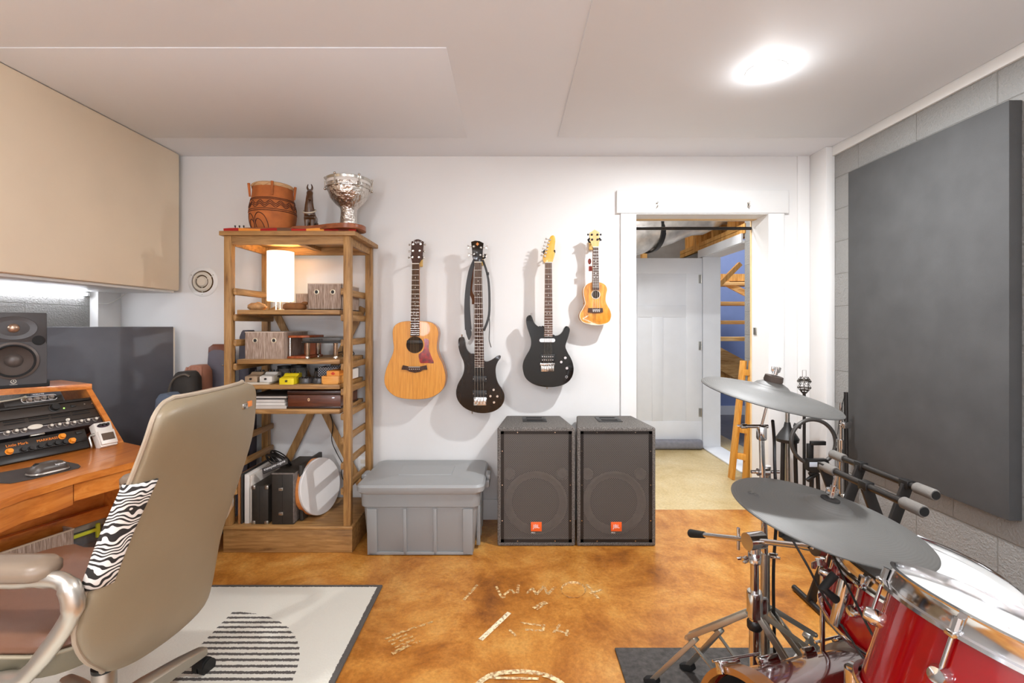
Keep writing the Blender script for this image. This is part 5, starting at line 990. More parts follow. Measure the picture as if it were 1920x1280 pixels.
# seat
sx0, sx1 = -1.50, -1.0; seat = []
def seatring(z, g): return [V((-1.27+x, 1.355+y, z)) for x, y in rr(.255+g, .245+g, min(.10, .75*(.245+g)), 6)]
obj('seat_cushion', MB().loft([seatring(.53,-.01),seatring(.545,0),seatring(.562,-.004),[V((p.x, p.y, p.z+.012*(p.x < -1.4))) for p in seatring(.575,-.03)],seatring(.57,-.10),seatring(.564,-.17)]), BRN, ch, 60)
obj('seat_pan', MB().loft([seatring(.45,-.06),seatring(.468,-.02),seatring(.53,-.006),seatring(.535,-.012)]), mat('seat_side_leather','#77705c',.42,var=.05), ch, 60)
obj('seat_piping', MB().tube(seatring(.533,.0), .0045, 6, closed=True), mat('seat_piping','#9a8f78',.5), ch)
# arms
def arm(y, dirn, z=.748):
    yy = y
    pts = sm([V((-1.35,yy,z-.022)),V((-1.25,yy,z-.024)),V((-1.12,yy,z-.028)),V((-1.025,yy,z-.022)),V((-.992,yy,z-.055)),V((-1.0,yy,z-.115)),V((-1.09,yy,z-.235)),V((-1.16,y-dirn*.015,.485)),V((-1.25,y-dirn*.06,.455)),V((-1.30,y-dirn*.16,.45))],5,False)
    R = [.012]*8+[.014]*5+[.018]*5+[.022]*6+[.018]*5+[.016]*(len(pts)-29)
    ar = obj('arm_loop', MB().tube(pts, R[:len(pts)], 12, False, 1.35), ARM, ch, 70)
    mp_ = basis((-1.188,y,z), (1,0,0),(0,1,0),(0,0,1))
    obj('arm_pad', rloft(MB(), [(.148,.030,.028,-.016),(.160,.040,.036,-.006),(.160,.041,.037,.010),(.150,.034,.032,.021),(.12,.018,.016,.025)], mp_, 6), mat('arm_pad_leather','#8a7866',.38,var=.05), ar, 60)
arm(1.085, -1); arm(1.67, 1, .762)
# base
bc_ = V((-1.235,1.46,0))
obj('gas_cylinder', MB().cyl(bc_+V((0,0,.20)), bc_+V((0,0,.47)), .014, seg=20), CHROME, ch); obj('cylinder_cover', MB().lathe([(.031,.09),(.031,.262),(.029,.266),(.016,.266)], M.Translation(bc_), 28), STEEL, ch); obj('cover_collar', MB().lathe([(.032,.256),(.033,.268),(.026,.272),(.015,.272)], M.Translation(bc_), 28), BLACK, ch)
obj('tilt_mechanism', MB().box(bc_+V((-.02,-.06,.455)),(.22,.14,.05),.01), BLKMET, ch)
ang0 = math.atan2(1.806-1.46, -1.144+1.235)
for k in range(5):
    a = ang0+k*2*PI/5; d = V((math.cos(a), math.sin(a), 0)); lg_ = obj('base_leg', MB().loft([[bc_+d*r_+V((-d.y*w*sx, d.x*w*sx, z+h*sz)) for sx, sz in ((-1,-1),(1,-1),(1,1),(.7,1.35),(-.7,1.35),(-1,1))] for r_, w, h, z in ((.02,.034,.026,.105),(.12,.030,.022,.108),(.25,.024,.016,.098),(.335,.019,.012,.086),(.35,.014,.010,.083))]), SILVER, ch, 40)
    cp = bc_+d*.335; n2_ = V((-d.y,d.x,0)); cs = obj('caster', MB().cyl(cp+V((0,0,.06)), cp+V((0,0,.085)), .008, seg=12).cyl(cp+V((0,0,.0285))-n2_*.026+d*.012, cp+V((0,0,.0285))-n2_*.004+d*.012, .0285, seg=28).cyl(cp+V((0,0,.0285))+n2_*.004+d*.012, cp+V((0,0,.0285))+n2_*.026+d*.012, .0285, seg=28).cyl(cp+V((0,0,.040))-n2_*.020+d*.008, cp+V((0,0,.040))+n2_*.020+d*.008, .024, seg=20), BLACK, lg_)
# ---------------------------------------------------------------- rugs
m, t, b = nt('cream_rug'); v = coords(t); sx = node(t,'ShaderNodeSeparateXYZ'); t.links.new(v, sx.inputs[0])
def mth(op, a, c=None): n = node(t,'ShaderNodeMath',operation=op); (t.links.new(a, n.inputs[0]) if not isinstance(a,(int,float)) else setattr(n.inputs[0],'default_value',a)); (None if c is None else (t.links.new(c, n.inputs[1]) if not isinstance(c,(int,float)) else setattr(n.inputs[1],'default_value',c))); return n.outputs[0]
nz = node(t,'ShaderNodeTexNoise'); nz.inputs['Scale'].default_value = 130; nz.inputs['Detail'].default_value = 3; t.links.new(v, nz.inputs['Vector'])
jit = mth('MULTIPLY', mth('SUBTRACT', nz.outputs['Fac'], .5), .012)
X = mth('ADD', sx.outputs['X'], jit); Y = mth('ADD', sx.outputs['Y'], jit)
dx = mth('ADD', X, 1.25); dy = mth('SUBTRACT', Y, 1.70); r2 = mth('SQRT', mth('ADD', mth('MULTIPLY', dx, dx), mth('MULTIPLY', dy, dy)))
ins = mth('MULTIPLY', mth('LESS_THAN', r2, .46), mth('GREATER_THAN', dx, 0.0)); stp = mth('LESS_THAN', mth('FRACT', mth('MULTIPLY', Y, 1/.0335)), .42)
bord = mth('MAXIMUM', mth('GREATER_THAN', X, -.635-.022), mth('GREATER_THAN', Y, 2.388-.022)); msk = mth('MAXIMUM', mth('MULTIPLY', ins, stp), bord)
mx = node(t,'ShaderNodeMix',data_type='RGBA'); mx.inputs[6].default_value = lin('#dcd8cc'); mx.inputs[7].default_value = lin('#57524e'); t.links.new(msk, mx.inputs[0]); t.links.new(mx.outputs[2], b.inputs['Base Color']); b.inputs['Roughness'].default_value = .95; bump(t, b, nz.outputs['Fac'], .6, .004)
solo('area_rug', MB().b2(-2.3,-.635,.2,2.388,.0005,.012,.004), m, 'cream area rug with dark border and a striped half circle under the chair', 'rug')
solo('drum_mat', MB().b2(.418,1.98,.1,1.925,.0005,.010,.003), mat('charcoal_carpet','#4a4643',.95,var=.35,vs=50,bmp=.8,bs=180), 'dark charcoal carpet mat under the drum kit', 'mat')
# floor marks left from building the house
def worn(name, c, k0, k1):
    m = mat(name, c, .55, var=.1, vs=30); t = m.node_tree; b = t.nodes['Principled BSDF']; n = node(t,'ShaderNodeTexNoise'); n.inputs['Scale'].default_value = 70; n.inputs['Detail'].default_value = 6; t.links.new(coords(t), n.inputs['Vector'])
    f_ = ramp(t, n.outputs['Fac'], [(k0,(0,0,0,1)),(k1,(1,1,1,1))]); tr = node(t,'ShaderNodeBsdfTransparent'); mx = node(t,'ShaderNodeMixShader'); t.links.new(f_, mx.inputs[0]); t.links.new(tr.outputs[0], mx.inputs[1]); t.links.new(b.outputs[0], mx.inputs[2]); t.links.new(mx.outputs[0], t.nodes['Material Output'].inputs['Surface']); return m
ZK = [.0004]
MK = worn('chalk_mark', '#e2c08a', .40, .66)
def stroke(mb, pts, w):
    ZK[0] += .00012; pts = [PZ(x, y, ZK[0]) for x, y in pts]
    for a, c in zip(pts, pts[1:]):
        d = (c-a).normalized(); n = V((-d.y,d.x,0))*w/2; mb.loft([[a-n,a+n,a+n+V((0,0,.0004)),a-n+V((0,0,.0004))],[c-n,c+n,c+n+V((0,0,.0004)),c-n+V((0,0,.0004))]])
fl = thing('floor_lettering', 'faint pale reversed letters marked on the orange brown floor', 'floor marking', PZ(1000,1107,0))
for grp in ([[(870,1124),(895,1096)]],[[(930,1099),(941,1120),(948,1118)]],[[(945,1115),(958,1105),(965,1112)],[(970,1112),(972,1096)]],[[(988,1112),(998,1102),(1006,1114),(1020,1098),(1027,1114),(1040,1100)]],[[(1100,1095),(1122,1122)],[(1106,1112),(1128,1105)]]):
    mk = MB()
    for s in grp: stroke(mk, s, .014)
    obj('letter', mk, MK, fl)
mk2 = [PZ(1075+22*math.cos(2*PI*i/16), 1107+14*math.sin(2*PI*i/16), 0) for i in range(16)]
obj('letter', MB().tube([V((p.x,p.y,.0009)) for p in mk2], .009, 4, True, .08), MK, fl)
mk = MB(); stroke(mk, [(901,1199),(955,1148)], .022); solo('floor_tape_mark', mk, worn('pale_tape','#ead8b6',.28,.5), 'short pale slanted tape mark below the faint floor letters', 'floor marking')
fl = thing('floor_lettering', 'broken pale letters beside the slanted tape mark on the floor', 'floor marking', PZ(1010,1178,0))
for grp in ([[(975,1167),(1015,1172)],[(985,1180),(1018,1182),(1020,1170)]],[[(1038,1186),(1050,1170)],[(1040,1180),(1068,1188)],[(1064,1180),(1062,1192)]],[[(955,1180),(968,1192)]]):
    mk = MB()
    for s in grp: stroke(mk, s, .012)
    obj('letter', mk, MK, fl)
mk = MB()
for k in range(5): stroke(mk, [(722+k*6,1198+k*5),(760+k*7,1182+k*5)], .012)
stroke(mk, [(735,1190),(812,1165)], .014); stroke(mk, [(735,1225),(768,1208)], .02); solo('floor_scuff', mk, worn('scuff','#dfb97c',.44,.7), 'pale scraped scuff on the floor right of the cream rug', 'floor marking')
mk = MB(); stroke(mk, [(1002,1141),(1024,1128)], .03); solo('floor_paint_spot', mk, MK, 'small pale paint spot under the reversed floor letters', 'floor marking')
mk = MB(); arc = [(895,1283),(905,1274),(920,1265),(945,1260),(980,1258),(1005,1261),(1030,1267),(1048,1277),(1056,1284)]; stroke(mk, arc, .022); stroke(mk, [(918,1270),(1010,1272)], .012); solo('floor_arc_mark', mk, worn('pale_arc','#e8cfa2',.34,.58), 'pale curved arc mark on the floor at the bottom of the view', 'floor marking')
# ---------------------------------------------------------------- drum kit
RED = mat('red_lacquer', '#8a0307', .12, 0, var=.12, vs=5, coat=1); HOOPW = mat('maple_hoop', '#8f5a2a', .3, var=.1, coat=.4); HEAD = mat('white_drum_head', '#d6d6d4', .4, var=.01); DKRED = mat('dark_red_lacquer', '#5e1a16', .15, var=.15, coat=1)
CYM = mat('grey_cymbal_rubber', '#6f6e6a', .5, .1, var=.06, vs=5)
def cym_mat():
    m, t, b = nt('grooved_grey_cymbal'); v = coords(t); ln_ = node(t,'ShaderNodeVectorMath',operation='LENGTH'); sx = node(t,'ShaderNodeVectorMath',operation='MULTIPLY'); sx.inputs[1].default_value = (1,1,0); t.links.new(v, sx.inputs[0]); t.links.new(sx.outputs[0], ln_.inputs[0])
    a = node(t,'ShaderNodeMath',operation='MULTIPLY'); a.inputs[1].default_value = 900; t.links.new(ln_.outputs['Value'], a.inputs[0]); s = node(t,'ShaderNodeMath',operation='SINE'); t.links.new(a.outputs[0], s.inputs[0])
    b.inputs['Base Color'].default_value = lin('#62615e'); b.inputs['Roughness'].default_value = .55; b.inputs['Metallic'].default_value = .1; bump(t, b, s.outputs[0], .12, .001); return m
CYM = cym_mat()
def cymbal(label, C, n, R):
    mt = at(C, n); r_ = bpy.data.objects.new('cymbal', None); COL.objects.link(r_); r_.matrix_world = mt; r_.empty_display_size = .05; WM[r_.name] = mt.copy(); tag(r_, label, 'cymbal')
    pr = [(R,0),(R*.98,.0035),(R*.7,.013),(R*.42,.022),(R*.27,.028),(R*.22,.038),(R*.12,.048),(.012,.050)]
    obj('bow', MB().lathe(pr+[(r, z-.003) for r, z in reversed(pr[1:])]+[(R,-.002)], mt, 96, False), CYM, r_, 60); return r_, mt
n1 = V((.168,-.106,.98)).normalized(); C1 = V((.823,1.253,.799)); cy1, m1 = cymbal('large grey ride cymbal with centre post, nearer of the two cymbals', C1, n1, .229)
text('cymbal_lettering', 'Zildjian', .035, m1 @ M.Translation((-.15,.02,.0125)) @ M.Rotation(2.2,4,'Z'), mat('cymbal_print','#5c5b58',.5), cy1)
n2 = V((.175,-.128,.976)).normalized(); C2 = V((.814,1.51,1.078)); cy2, m2 = cymbal('smaller grey crash cymbal tilted in front of the doorway, upper of the two', C2, n2, .203)
def wing(par, p, ax, s=.02, nm='wing_nut', m_=None):
    f_ = at(p, ax); obj(nm, MB().cyl(f_ @ V((0,0,-.008)), f_ @ V((0,0,.008)), .008, seg=12).prism([(-s,.002),(-s*1.05,.016),(-s*.6,.018),(-.006,.006),(.006,.006),(s*.6,.018),(s*1.05,.016),(s,.002),(.006,-.004),(-.006,-.004)], .005, f_ @ basis((0,-.0025,0),(1,0,0),(0,0,1),(0,1,0)), .001), m_ or CHROME, par)
def tripod(par, c, zc, feet, m_=CHROME):
    for fx, fy in feet:
        fo = V((fx, fy, .018)); d = V((fx-c.x, fy-c.y, 0)); k = V((c.x,c.y,0))+d*.60; k.z = zc*.60; l_ = MB(); s = d.normalized().cross(V((0,0,1)))
        for o in (-.014, .014): l_.bar(V((c.x,c.y,zc))+d*.05+s*o, k+s*o, .006, .016, (0,0,1), .001)
        l_.bar(k+V((0,0,.004))-d*.08, fo, .026, .016, (0,0,1), .003).cyl(k-s*.018, k+s*.018, .006, seg=10)
        g = obj('tripod_leg', l_, SILVER if m_ is CHROME else m_, par); obj('rubber_foot', MB().bar(fo+d.normalized()*-.03+V((0,0,.02)), fo+d.normalized()*.02-V((0,0,.006)), .03, .024, (0,0,1), .006), RUBBER, g)
        obj('leg_brace', MB().bar(k-V((0,0,.01)), V((c.x,c.y,.10))+d*.06, .012, .004, (0,0,1)), STEEL, g)
# stand of the ride cymbal
a0 = V((.753,1.48,0)); T1 = C1-n1*.085; cl = V((.753,1.48,.637))
s1_ = thing('boom_cymbal_stand', 'chrome boom stand carrying the ride cymbal on a tilted arm with rubber end', 'cymbal stand', (a0.x,a0.y,0)); up = V((0,0,1))
obj('base_tube', MB().cyl(a0+up*.06, a0+up*.445, .0165, seg=24), CHROME, s1_); obj('middle_tube', MB().cyl(a0+up*.44, a0+up*.62, .0125, seg=20), CHROME, s1_)
obj('lower_collar', MB().lathe([(.0175,.40),(.023,.405),(.023,.475),(.021,.482),(.013,.482)], M.Translation(a0), 24).box(a0+V((.022,-.006,.44)),(.03,.014,.05),.004), CHROME, s1_); obj('memory_lock', MB().lathe([(.019,.365),(.022,.37),(.022,.388),(.019,.392)], M.Translation(a0), 24), BLKMET, s1_)
obj('upper_collar', MB().lathe([(.013,.565),(.019,.57),(.019,.60),(.014,.606)], M.Translation(a0), 24), CHROME, s1_)
bd_ = (T1-cl).normalized(); e0 = cl-(T1-cl)*1.32
obj('boom_clamp', MB().cyl(cl-bd_.cross(up)*.03, cl+bd_.cross(up)*.03, .026, seg=24).cyl(cl-up*.04, cl+up*.008, .018, seg=16), CHROME, s1_)
obj('boom_arm', MB().cyl(e0, T1, .0082, seg=14), CHROME, s1_); obj('rubber_end', MB().cyl(e0-bd_*.025, e0+bd_*.055, .015, .0115, 18), RUBBER, s1_)
k_ = cl-bd_*.075; obj('tee_key', MB().cyl(k_-up*.035, k_+up*.035, .005, seg=10).cyl(k_, cl-bd_*.02, .008, seg=12), CHROME, s1_)
wing(s1_, a0+V((-.035,-.01,.585)), (-1,-.3,-.2), .016); wing(s1_, a0+V((.045,-.02,.60)), (1,-.2,0), .016)
obj('tilter', MB().cyl(T1-bd_*.05, T1-bd_*.005, .010, .012, 16).cyl(T1-bd_.cross(n1)*.012, T1+bd_.cross(n1)*.012, .021, seg=24).cyl(T1, T1+bd_*.045, .009, .007, 14), CHROME, s1_); wing(s1_, T1-V((0,.004,.035)), (0,-.2,-1), .02)
obj('cymbal_post', MB().cyl(T1, C1+n1*.115, .004, seg=12).cyl(C1+n1*.056, C1+n1*.088, .007, seg=12), CHROME, s1_); obj('felt_washer', MB().cyl(C1+n1*.047, C1+n1*.053, .022, seg=20), mat('dark_felt','#2b2826',.95), s1_); wing(s1_, C1+n1*.064, n1, .016)
tripod(s1_, a0, .41, ((.505,1.73),(1.13,1.60),(.93,1.40)))
# stand of the crash cymbal
b0_ = V((.828,1.56,0)); T2 = C2-n2*.10
s2_ = thing('crash_cymbal_stand', 'slim chrome cymbal stand holding the upper crash cymbal, behind the boom stand', 'cymbal stand', (b0_.x,b0_.y,0))
obj('base_tube', MB().cyl(b0_+up*.06, b0_+up*.56, .014, seg=20), STEEL, s2_); obj('upper_tube', MB().cyl(b0_+up*.55, T2-up*.03, .0095, .008, 18), CHROME, s2_)
obj('height_collar', MB().cyl(b0_+up*.80, b0_+up*.845, .017, seg=20).cyl(b0_+V((-.045,0,.825)), b0_+V((.045,0,.825)), .006, seg=12).cyl(b0_+V((-.035,-.02,.83)), b0_+V((.0,-.02,.83)), .012, seg=14), CHROME, s2_)
obj('tilter', MB().box(T2-up*.02,(.026,.03,.05),.008).cyl(T2-V((.05,0,-.0)), T2+V((.02,0,0)), .006, seg=10), CHROME, s2_); wing(s2_, T2+V((-.055,0,0)), (-1,0,0), .014)
obj('cymbal_post', MB().cyl(T2-n2*.02, C2+n2*.095, .004, seg=12), CHROME, s2_); obj('felt_washer', MB().lathe([(.026,.046),(.028,.052),(.026,.066),(.006,.068)], m2, 24), mat('brown_felt','#4a3f38',.95,bmp=.4), s2_); wing(s2_, C2+n2*.078, n2, .014)
tripod(s2_, b0_, .38, ((.66,1.80),(1.20,1.75),(1.02,1.40)), STEEL)
# trigger cables
def wire(label, pts, r=.003): solo('trigger_cable', MB().tube(sm(pts, 6, False), r, 6), BLACK, label, 'cable')
wire('left thin black cable dropping from under the ride cymbal past the floor', [P(1486,1012,1.3), P(1515,1062,1.27), P(1540,1110,1.22), P(1580,1175,1.15), P(1645,1282,1.05), V((.80,1.0,.40))])
wire('right thin black cable running along the floor tom to the bass drum', [P(1560,1035,1.2), P(1585,1090,1.12), P(1620,1160,1.02), P(1660,1240,.96), V((.78,.93,.50))], .0026)
wire('black cable running down the crash cymbal stand', [T2+V((.03,-.01,.02)), b0_+V((.022,-.014,.93)), b0_+V((.020,-.02,.85)), b0_+V((.026,-.02,.70)), b0_+V((.018,-.016,.5)), b0_+V((.02,-.02,.25))], .005)
# toms
def tom(name, label, C, n, R, dep, lugs, a_off, m_):
    mt = at(C, n); t_ = thing(name, label, 'drum', C)
    obj('shell', MB().lathe([(R-.004,-.012),(R,-.012),(R,-dep),(R-.006,-dep),(R-.006,-.02)], mt, 64, False), m_, t_, 50)
    obj('head', MB().lathe([(R+.003,-.016),(R+.004,-.004),(R-.008,.0),(.001,.0)], mt, 64, False), HEAD, t_)
    obj('rim', MB().lathe([(R+.005,-.022),(R+.014,-.022),(R+.014,-.016),(R+.006,-.014),(R+.006,.012),(R+.009,.016),(R+.003,.018),(R+.001,.012),(R+.001,-.012)], mt, 64, False), CHROME, t_)
    obj('bottom_rim', MB().lathe([(R+.003,-dep-.004),(R+.012,-dep+.008),(R+.012,-dep+.016),(R+.004,-dep+.014)], mt, 64, False), CHROME, t_)
    for k in range(lugs):
        a = a_off+2*PI*k/lugs; q = lambda r, z: mt @ V((r*math.cos(a), r*math.sin(a), z)); rad = (q(1,0)-q(0,0)).normalized()
        l_ = obj('lug', MB().lathe([(.014,0),(.015,.010),(.011,.022),(.001,.024)], at(q(R-.001,-.085), rad), 18), CHROME, t_)
        obj('tension_rod', MB().cyl(q(R+.011,-.085), q(R+.011,-.010), .0032, seg=10).cyl(q(R+.011,-.016), q(R+.011,.006), .006, seg=8).box(q(R+.011,-.018), (.016,.016,.010), .002), CHROME, l_)
    return t_, mt
nf = V((.109,-.155,.982)).normalized(); Cf = V((.993,1.154,.704)); ft, mf = tom('floor_tom', 'red drum with large white head under the ride cymbal by the block wall', Cf, nf, .178, .17, 8, .25, RED)
br_ = mf @ V((-.19,.0,-.09)); obj('leg_bracket', MB().cyl(mf @ V((-.185,-.01,-.03)), mf @ V((-.187,-.01,-.15)), .017, .013, 20), CHROME, ft)
obj('rubber_elbow', MB().tube([P(1566,1076,1.12), P(1543,1102,1.12), P(1568,1124,1.12)], .010, 12), RUBBER, ft)
for a in (2.4, 4.3, .2): p_ = mf @ V((.192*math.cos(a), .192*math.sin(a), -.10)); obj('leg', MB().cyl((p_.x,p_.y,.02),(p_.x,p_.y,p_.z+.03), .006, seg=12), CHROME, ft)
nn = V((.324,.005,.946)).normalized(); Cn = V((.811,.781,.808)); rt, mn = tom('rack_tom', 'red rack tom with chrome rim nearest the camera at the right edge', Cn, nn, .152, .20, 6, .9, RED)
obj('tom_mount', MB().cyl(Cn-nn*.12+V((-.10,.05,-.02)), V((.70,.98,.60)), .013, seg=16).cyl(V((.70,.98,.60)), V((.70,.98,.54)), .016, seg=16), CHROME, rt)
# bass drum
ax = V((.97,.25,0)).normalized(); RB_ = .224; fc = V((.60,1.10,.238)); rc_ = fc+ax*.36; bm_ = at(fc, ax, (0,0,1))
bd_ = thing('bass_drum', 'dark red bass drum with wooden front hoop and open black front at the bottom edge', 'bass drum', fc)
obj('shell', MB().lathe([(RB_-.006,0),(RB_,0),(RB_,.36),(RB_-.006,.36)], bm_, 72, False), DKRED, bd_, 50); obj('inner_lining', MB().lathe([(RB_-.008,.0),(RB_-.008,.34),(.001,.34)], bm_, 72, False), RUBBER, bd_)
obj('front_hoop', MB().lathe([(RB_-.004,-.03),(RB_+.012,-.03),(RB_+.012,.012),(RB_-.004,.012)], bm_, 72, False), HOOPW, bd_); obj('rear_hoop', MB().lathe([(RB_-.002,.345),(RB_+.014,.345),(RB_+.014,.385),(RB_-.002,.385)], bm_, 72, False), mat('grey_hoop','#8d867c',.3,var=.08), bd_)
obj('rear_head', MB().lathe([(RB_,.37),(.001,.372)], bm_, 64, False), HEAD, bd_)
for k in range(8):
    a = k*PI/4+.18
    for z0, z1, sg in ((-.03,.09,1),(.385,.27,-1)):
        q = lambda r, z: bm_ @ V((r*math.cos(a), r*math.sin(a), z)); rad = (q(1,0)-q(0,0)).normalized(); tang = ax.cross(rad)
        c_ = obj('claw_hook', MB().bar(q(RB_+.020,z0-sg*.006), q(RB_+.018,z0+sg*.05), .028, .010, rad, .003).bar(q(RB_+.022,z0-sg*.004), q(RB_-.004,z0-sg*.008), .024, .008, ax, .002), CHROME, bd_)
        obj('tension_rod', MB().cyl(q(RB_+.026,z0-sg*.02), q(RB_+.022,z1), .0035, seg=10), CHROME, c_); obj('lug', MB().bar(q(RB_+.006,z1-.012), q(RB_+.006,z1+.05*sg), .022, .022, rad, .006), CHROME, c_)
for s in (-1, 1): obj('spur', MB().cyl(fc+ax*.05+V((0,s*.22,.05)), V((fc.x-.05, fc.y+s*.34, .012)), .008, seg=12), CHROME, bd_)
# ---------------------------------------------------------------- gear in the right back corner
ks = thing('keyboard_stand', 'black folding keyboard stand with grey foam grips against the right block wall', 'keyboard stand', (1.52, 2.0, 0)); hb = .65
bars = ((P(1565,853,2.41), P(1757,925,1.857)), (P(1548,885,2.20), P(1703,955,1.696)))
for k, (p, q) in enumerate(bars):
    p.z = q.z = hb; q.x = p.x; d = (q-p).normalized()
    o = obj('support_bar', MB().cyl(p, q, .014, seg=16), BLKMET, ks)
    for e, s in ((p, 1), (q, -1)): g = obj('foam_grip', MB().lathe([(.019,0),(.022,.004),(.022,.085),(.019,.09)], at(e-d*s*.02, d*s), 20), FOAM, o); obj('grip_cap', MB().cyl(e-d*s*.023, e-d*s*.018, .016, seg=16), RUBBER, g)
xa, xb = bars[0][0].x, bars[1][0].x; ya, yb = 2.24, 1.84
for y, o in ((2.23,0),(1.97,0)):
    obj('cross_leg', MB().bar((xa,y,hb-.005),(xb-.05,y,.015), .045, .014, (0,1,0), .002), BLKMET, ks); obj('cross_leg', MB().bar((xb,y-.02,hb-.005),(xa+.05,y-.02,.015), .045, .014, (0,1,0), .002), BLKMET, ks)
    obj('bar_bracket', MB().box((xa,y,hb),(.038,.045,.036),.004), BLACK, ks); obj('bar_bracket', MB().box((xb,y-.02,hb),(.038,.045,.036),.004), BLACK, ks)
for x in (xa+.05, xb-.05): obj('foot_bar', MB().cyl((x,1.84,.014),(x,2.36,.014), .013, seg=14), BLKMET, ks)
# microphone stand with shock mount
px_ = V((1.775,2.90,0)); mc = thing('microphone_stand', 'black microphone stand with a wire shock mount by the white pilaster', 'microphone stand', px_)
obj('pole', MB().cyl(px_+up*.02, px_+up*.90, .0085, seg=14), BLKMET, mc); obj('round_base', MB().lathe([(.12,0),(.12,.012),(.03,.022),(.01,.04)], M.Translation(px_), 32), BLKMET, mc)
sh = px_+up*.945; cage = MB()
for dz, r_ in ((-.02,.032),(.018,.036),(.028,.030),(-.034,.022)): cage.torus(sh+up*dz, up, r_, .003, 24, 6)
for k in range(8): a = k*PI/4; cage.tube([sh+V((.010*math.cos(a),.010*math.sin(a),-.055)), sh+V((.036*math.cos(a+.3),.036*math.sin(a+.3),-.02)), sh+V((.024*math.cos(a),.024*math.sin(a),0)), sh+V((.037*math.cos(a+.3),.037*math.sin(a+.3),.018)), sh+V((.020*math.cos(a),.020*math.sin(a),.045))], .002, 5)
obj('shock_mount', cage, mat('dark_bronze','#3b342c',.4,.6), mc); obj('wire_hoop', MB().tube([sh+V((x,0,z)) for x, z in ((-.011,.04),(-.011,.085),(.011,.085),(.011,.04))], .0014, 5, True), NICKEL, mc); obj('mount_stem', MB().cyl(sh-up*.09, sh-up*.05, .008, seg=12), BLKMET, mc)
# folded tripod
tc_ = V((1.72,2.98,0)); tf = thing('folded_tripod', 'black folded tripod standing beside the microphone stand', 'tripod', tc_)
for k, (dx_, dy_) in enumerate(((-.04,-.02),(-.005,.02),(.035,-.02))):
    l_ = obj('leg', MB().cyl(tc_+V((dx_*1.3,dy_*1.3,.02)), tc_+V((dx_,dy_,.58)), .0125, .0115, 14), BLKMET, tf); obj('leg_foot', MB().cyl(tc_+V((dx_*1.3,dy_*1.3,0)), tc_+V((dx_*1.3,dy_*1.3,.035)), .016, seg=14), RUBBER, l_)
obj('bell_collar', MB().lathe([(.062,.58),(.066,.60),(.045,.635),(.022,.67),(.016,.70)], M.Translation(tc_), 28), BLACK, tf); obj('centre_column', MB().cyl(tc_+up*.3, tc_+up*.84, .015, .012, 16), STEEL, tf); obj('lock_knob', MB().cyl(tc_+V((.02,-.03,.69)), tc_+V((.055,-.05,.68)), .013, seg=14), BLACK, tf)
# ring light
rl = thing('ring_light', 'round dark ring with a small control box hanging on the stand by the pilaster', 'ring light', (1.80,2.86,.62)); R0 = P(1525,828,2.86)
obj('ring', MB().torus(R0, (-.1,-1,.05), .125, .0115, 56, 12, 1, 1.05), mat('ring_grey','#45423f',.35,.2), rl)
obj('control_box', MB().prism([(-.055,.03),(.06,.03),(.075,.01),(.03,-.05),(-.03,-.05),(-.055,-.035)], .035, basis(R0+V((.0,-.0,-.125)),(1,0,0),(0,0,1),(0,-1,0)), .004), BLACK, rl); obj('white_label', MB().box(R0+V((-.02,-.036,-.125)),(.05,.002,.028),.0005), mat('label_blue_white','#c3cbd6',.5), rl)
obj('clamp_arm', MB().box(R0+V((-.02,0,-.06)),(.035,.02,.10),.004).box(R0+V((.02,-.01,-.005)),(.09,.02,.025),.004), BLACK, rl); obj('mount_joint', MB().cyl(R0+V((-.03,-.01,-.19)), R0+V((.02,-.01,-.17)), .012, seg=12).bar(R0+V((-.05,-.02,-.225)), R0+V((.02,-.01,-.18)), .02, .02, None, .004), BLACK, rl)
obj('stand_legs', MB().cyl(R0+V((-.01,0,-.19)), (R0.x-.02,2.85,.0), .012, seg=12).cyl(R0+V((.025,0,-.19)), (R0.x+.05,2.87,.0), .011, seg=12), BLKMET, rl)
# spare chrome stand against the wall panel
cs0 = V((1.885,2.74,0)); cs = thing('spare_cymbal_stand', 'chrome and black cymbal stand leaning by the left edge of the wall panel', 'cymbal stand', cs0)
obj('base_tube', MB().cyl(cs0+up*.03, cs0+up*.62, .015, seg=18), CHROME, cs); obj('upper_tube', MB().cyl(cs0+up*.6, cs0+up*.86, .010, seg=16), CHROME, cs); obj('black_rod', MB().cyl(cs0+V((.035,0,.02)), cs0+V((.03,0,.92)), .011, seg=14), BLKMET, cs)
obj('collar', MB().cyl(cs0+up*.60, cs0+up*.65, .021, seg=18), CHROME, cs); obj('tilter', MB().box(cs0+V((.02,-.015,.735)),(.05,.03,.04),.010), CHROME, cs); wing(cs, cs0+V((-.01,-.03,.74)), (-.5,-1,0), .016); obj('hanging_cord', MB().tube([cs0+V((.02,-.01,.92)), cs0+V((-.01,-.01,.8)), cs0+V((-.02,-.005,.68))], .002, 5), BLACK, cs)
tripod(cs, cs0, .34, ((1.80,2.60),(1.98,2.62),(1.90,2.90)), STEEL)
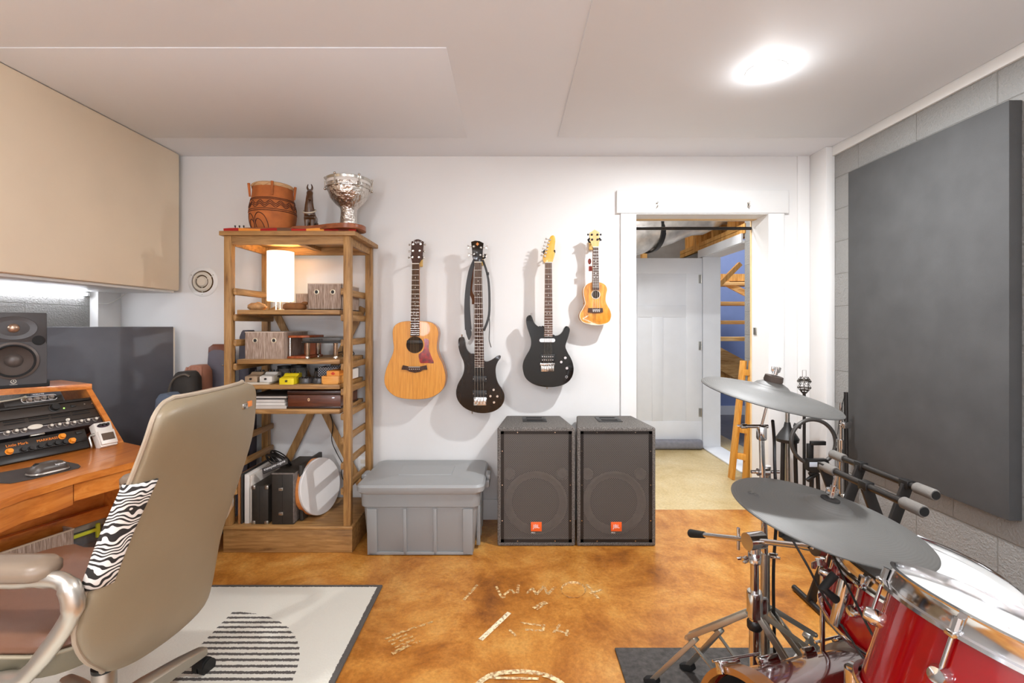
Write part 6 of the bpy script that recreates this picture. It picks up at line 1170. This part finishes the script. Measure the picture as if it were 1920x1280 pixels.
# ---------------------------------------------------------------- lights and camera
def area(name, loc, size, power, color=(1,1,1), rot=(0,0,0), spread=PI):
    L = bpy.data.lights.new(name, 'AREA'); L.shape = 'DISK'; L.size = size; L.energy = power; L.color = color; L.spread = spread
    o = bpy.data.objects.new(name, L); COL.objects.link(o); o.location = loc; o.rotation_euler = rot; return o
PW_ = [50, 8, 26, 4, 4]
for k, (x, y) in enumerate(LAMPS_AND_FILLS):
    area('ceiling_lamp_light', (x, y, ZC-.03), .09, PW_[k], (.95, .975, 1))
    L_ = bpy.data.lights.new('ceiling_lamp_glow', 'POINT'); L_.energy = 2.1 if k == 0 else 9; L_.color = (1, 1, 1); L_.shadow_soft_size = .04  # the unseen lamps glow stronger, added to brighten the ceiling
    o = bpy.data.objects.new('ceiling_lamp_glow', L_); COL.objects.link(o); o.location = (x, y, ZC-.075)
PGL = emis('fill_globe_glow', '#edf3ff', 100)  # unseen glowing globes added behind the camera to fill ceiling and walls
for k, (x, y) in enumerate(((-1.35, -1.2), (1.3, -1.2), (0, -1.0))):
    g = thing('fill_globe', ['added fill light globe behind the viewer on the desk side', 'added fill light globe behind the viewer on the drum side', 'added fill light globe hanging just behind the viewer in the middle'][k], 'ceiling light', (x, y, 1.25), 'added fill light globes')
    obj('globe', MB().ball((x, y, 1.25), .11, seg=24), PGL, g); obj('cord', MB().cyl((x, y, 1.36), (x, y, ZC-.012), .003, seg=8), RUBBER, g); obj('canopy', MB().lathe([(.05,-.03),(.05,-.012),(.001,-.012)], M.Translation((x,y,ZC)), 24), TRIMW, g)
lp_ = bpy.data.lights.new('lamp_bulb_light', 'POINT'); lp_.energy = 9; lp_.color = (1,.80,.52); lp_.shadow_soft_size = .05
o = bpy.data.objects.new('lamp_bulb_light', lp_); COL.objects.link(o); o.location = (lx, ly, SH[0]+.28)
area('hall_top_fill', (1.1, 4.3, 3.0), .5, 34, (.96,.98,1)); area('hall_front_fill', (.85, 3.75, 2.42), .25, 13, (.97,.98,1), (.25,.15,0)); area('stair_fill', (3.2, 5.6, 3.2), .8, 55, (.95,.97,1))  # bare area lamps added to light the hall and stair room
W = bpy.data.worlds.new('World'); SC.world = W; W.use_nodes = True; W.node_tree.nodes['Background'].inputs[0].default_value = (.9,.93,1,1); W.node_tree.nodes['Background'].inputs[1].default_value = .4
cam = bpy.data.cameras.new('Camera'); cam.sensor_width = 36; cam.lens = F/1920*36; cam.shift_x = 3/1920; cam.shift_y = -30/1920; cam.clip_start = .02
co = bpy.data.objects.new('Camera', cam); COL.objects.link(co); co.location = (0,0,H); co.rotation_euler = (PI/2,0,0); SC.camera = co
vs = SC.view_settings; vs.view_transform = 'Standard'; vs.look = 'None'; vs.gamma = 1; vs.use_curve_mapping = False; vs.exposure = -0.05
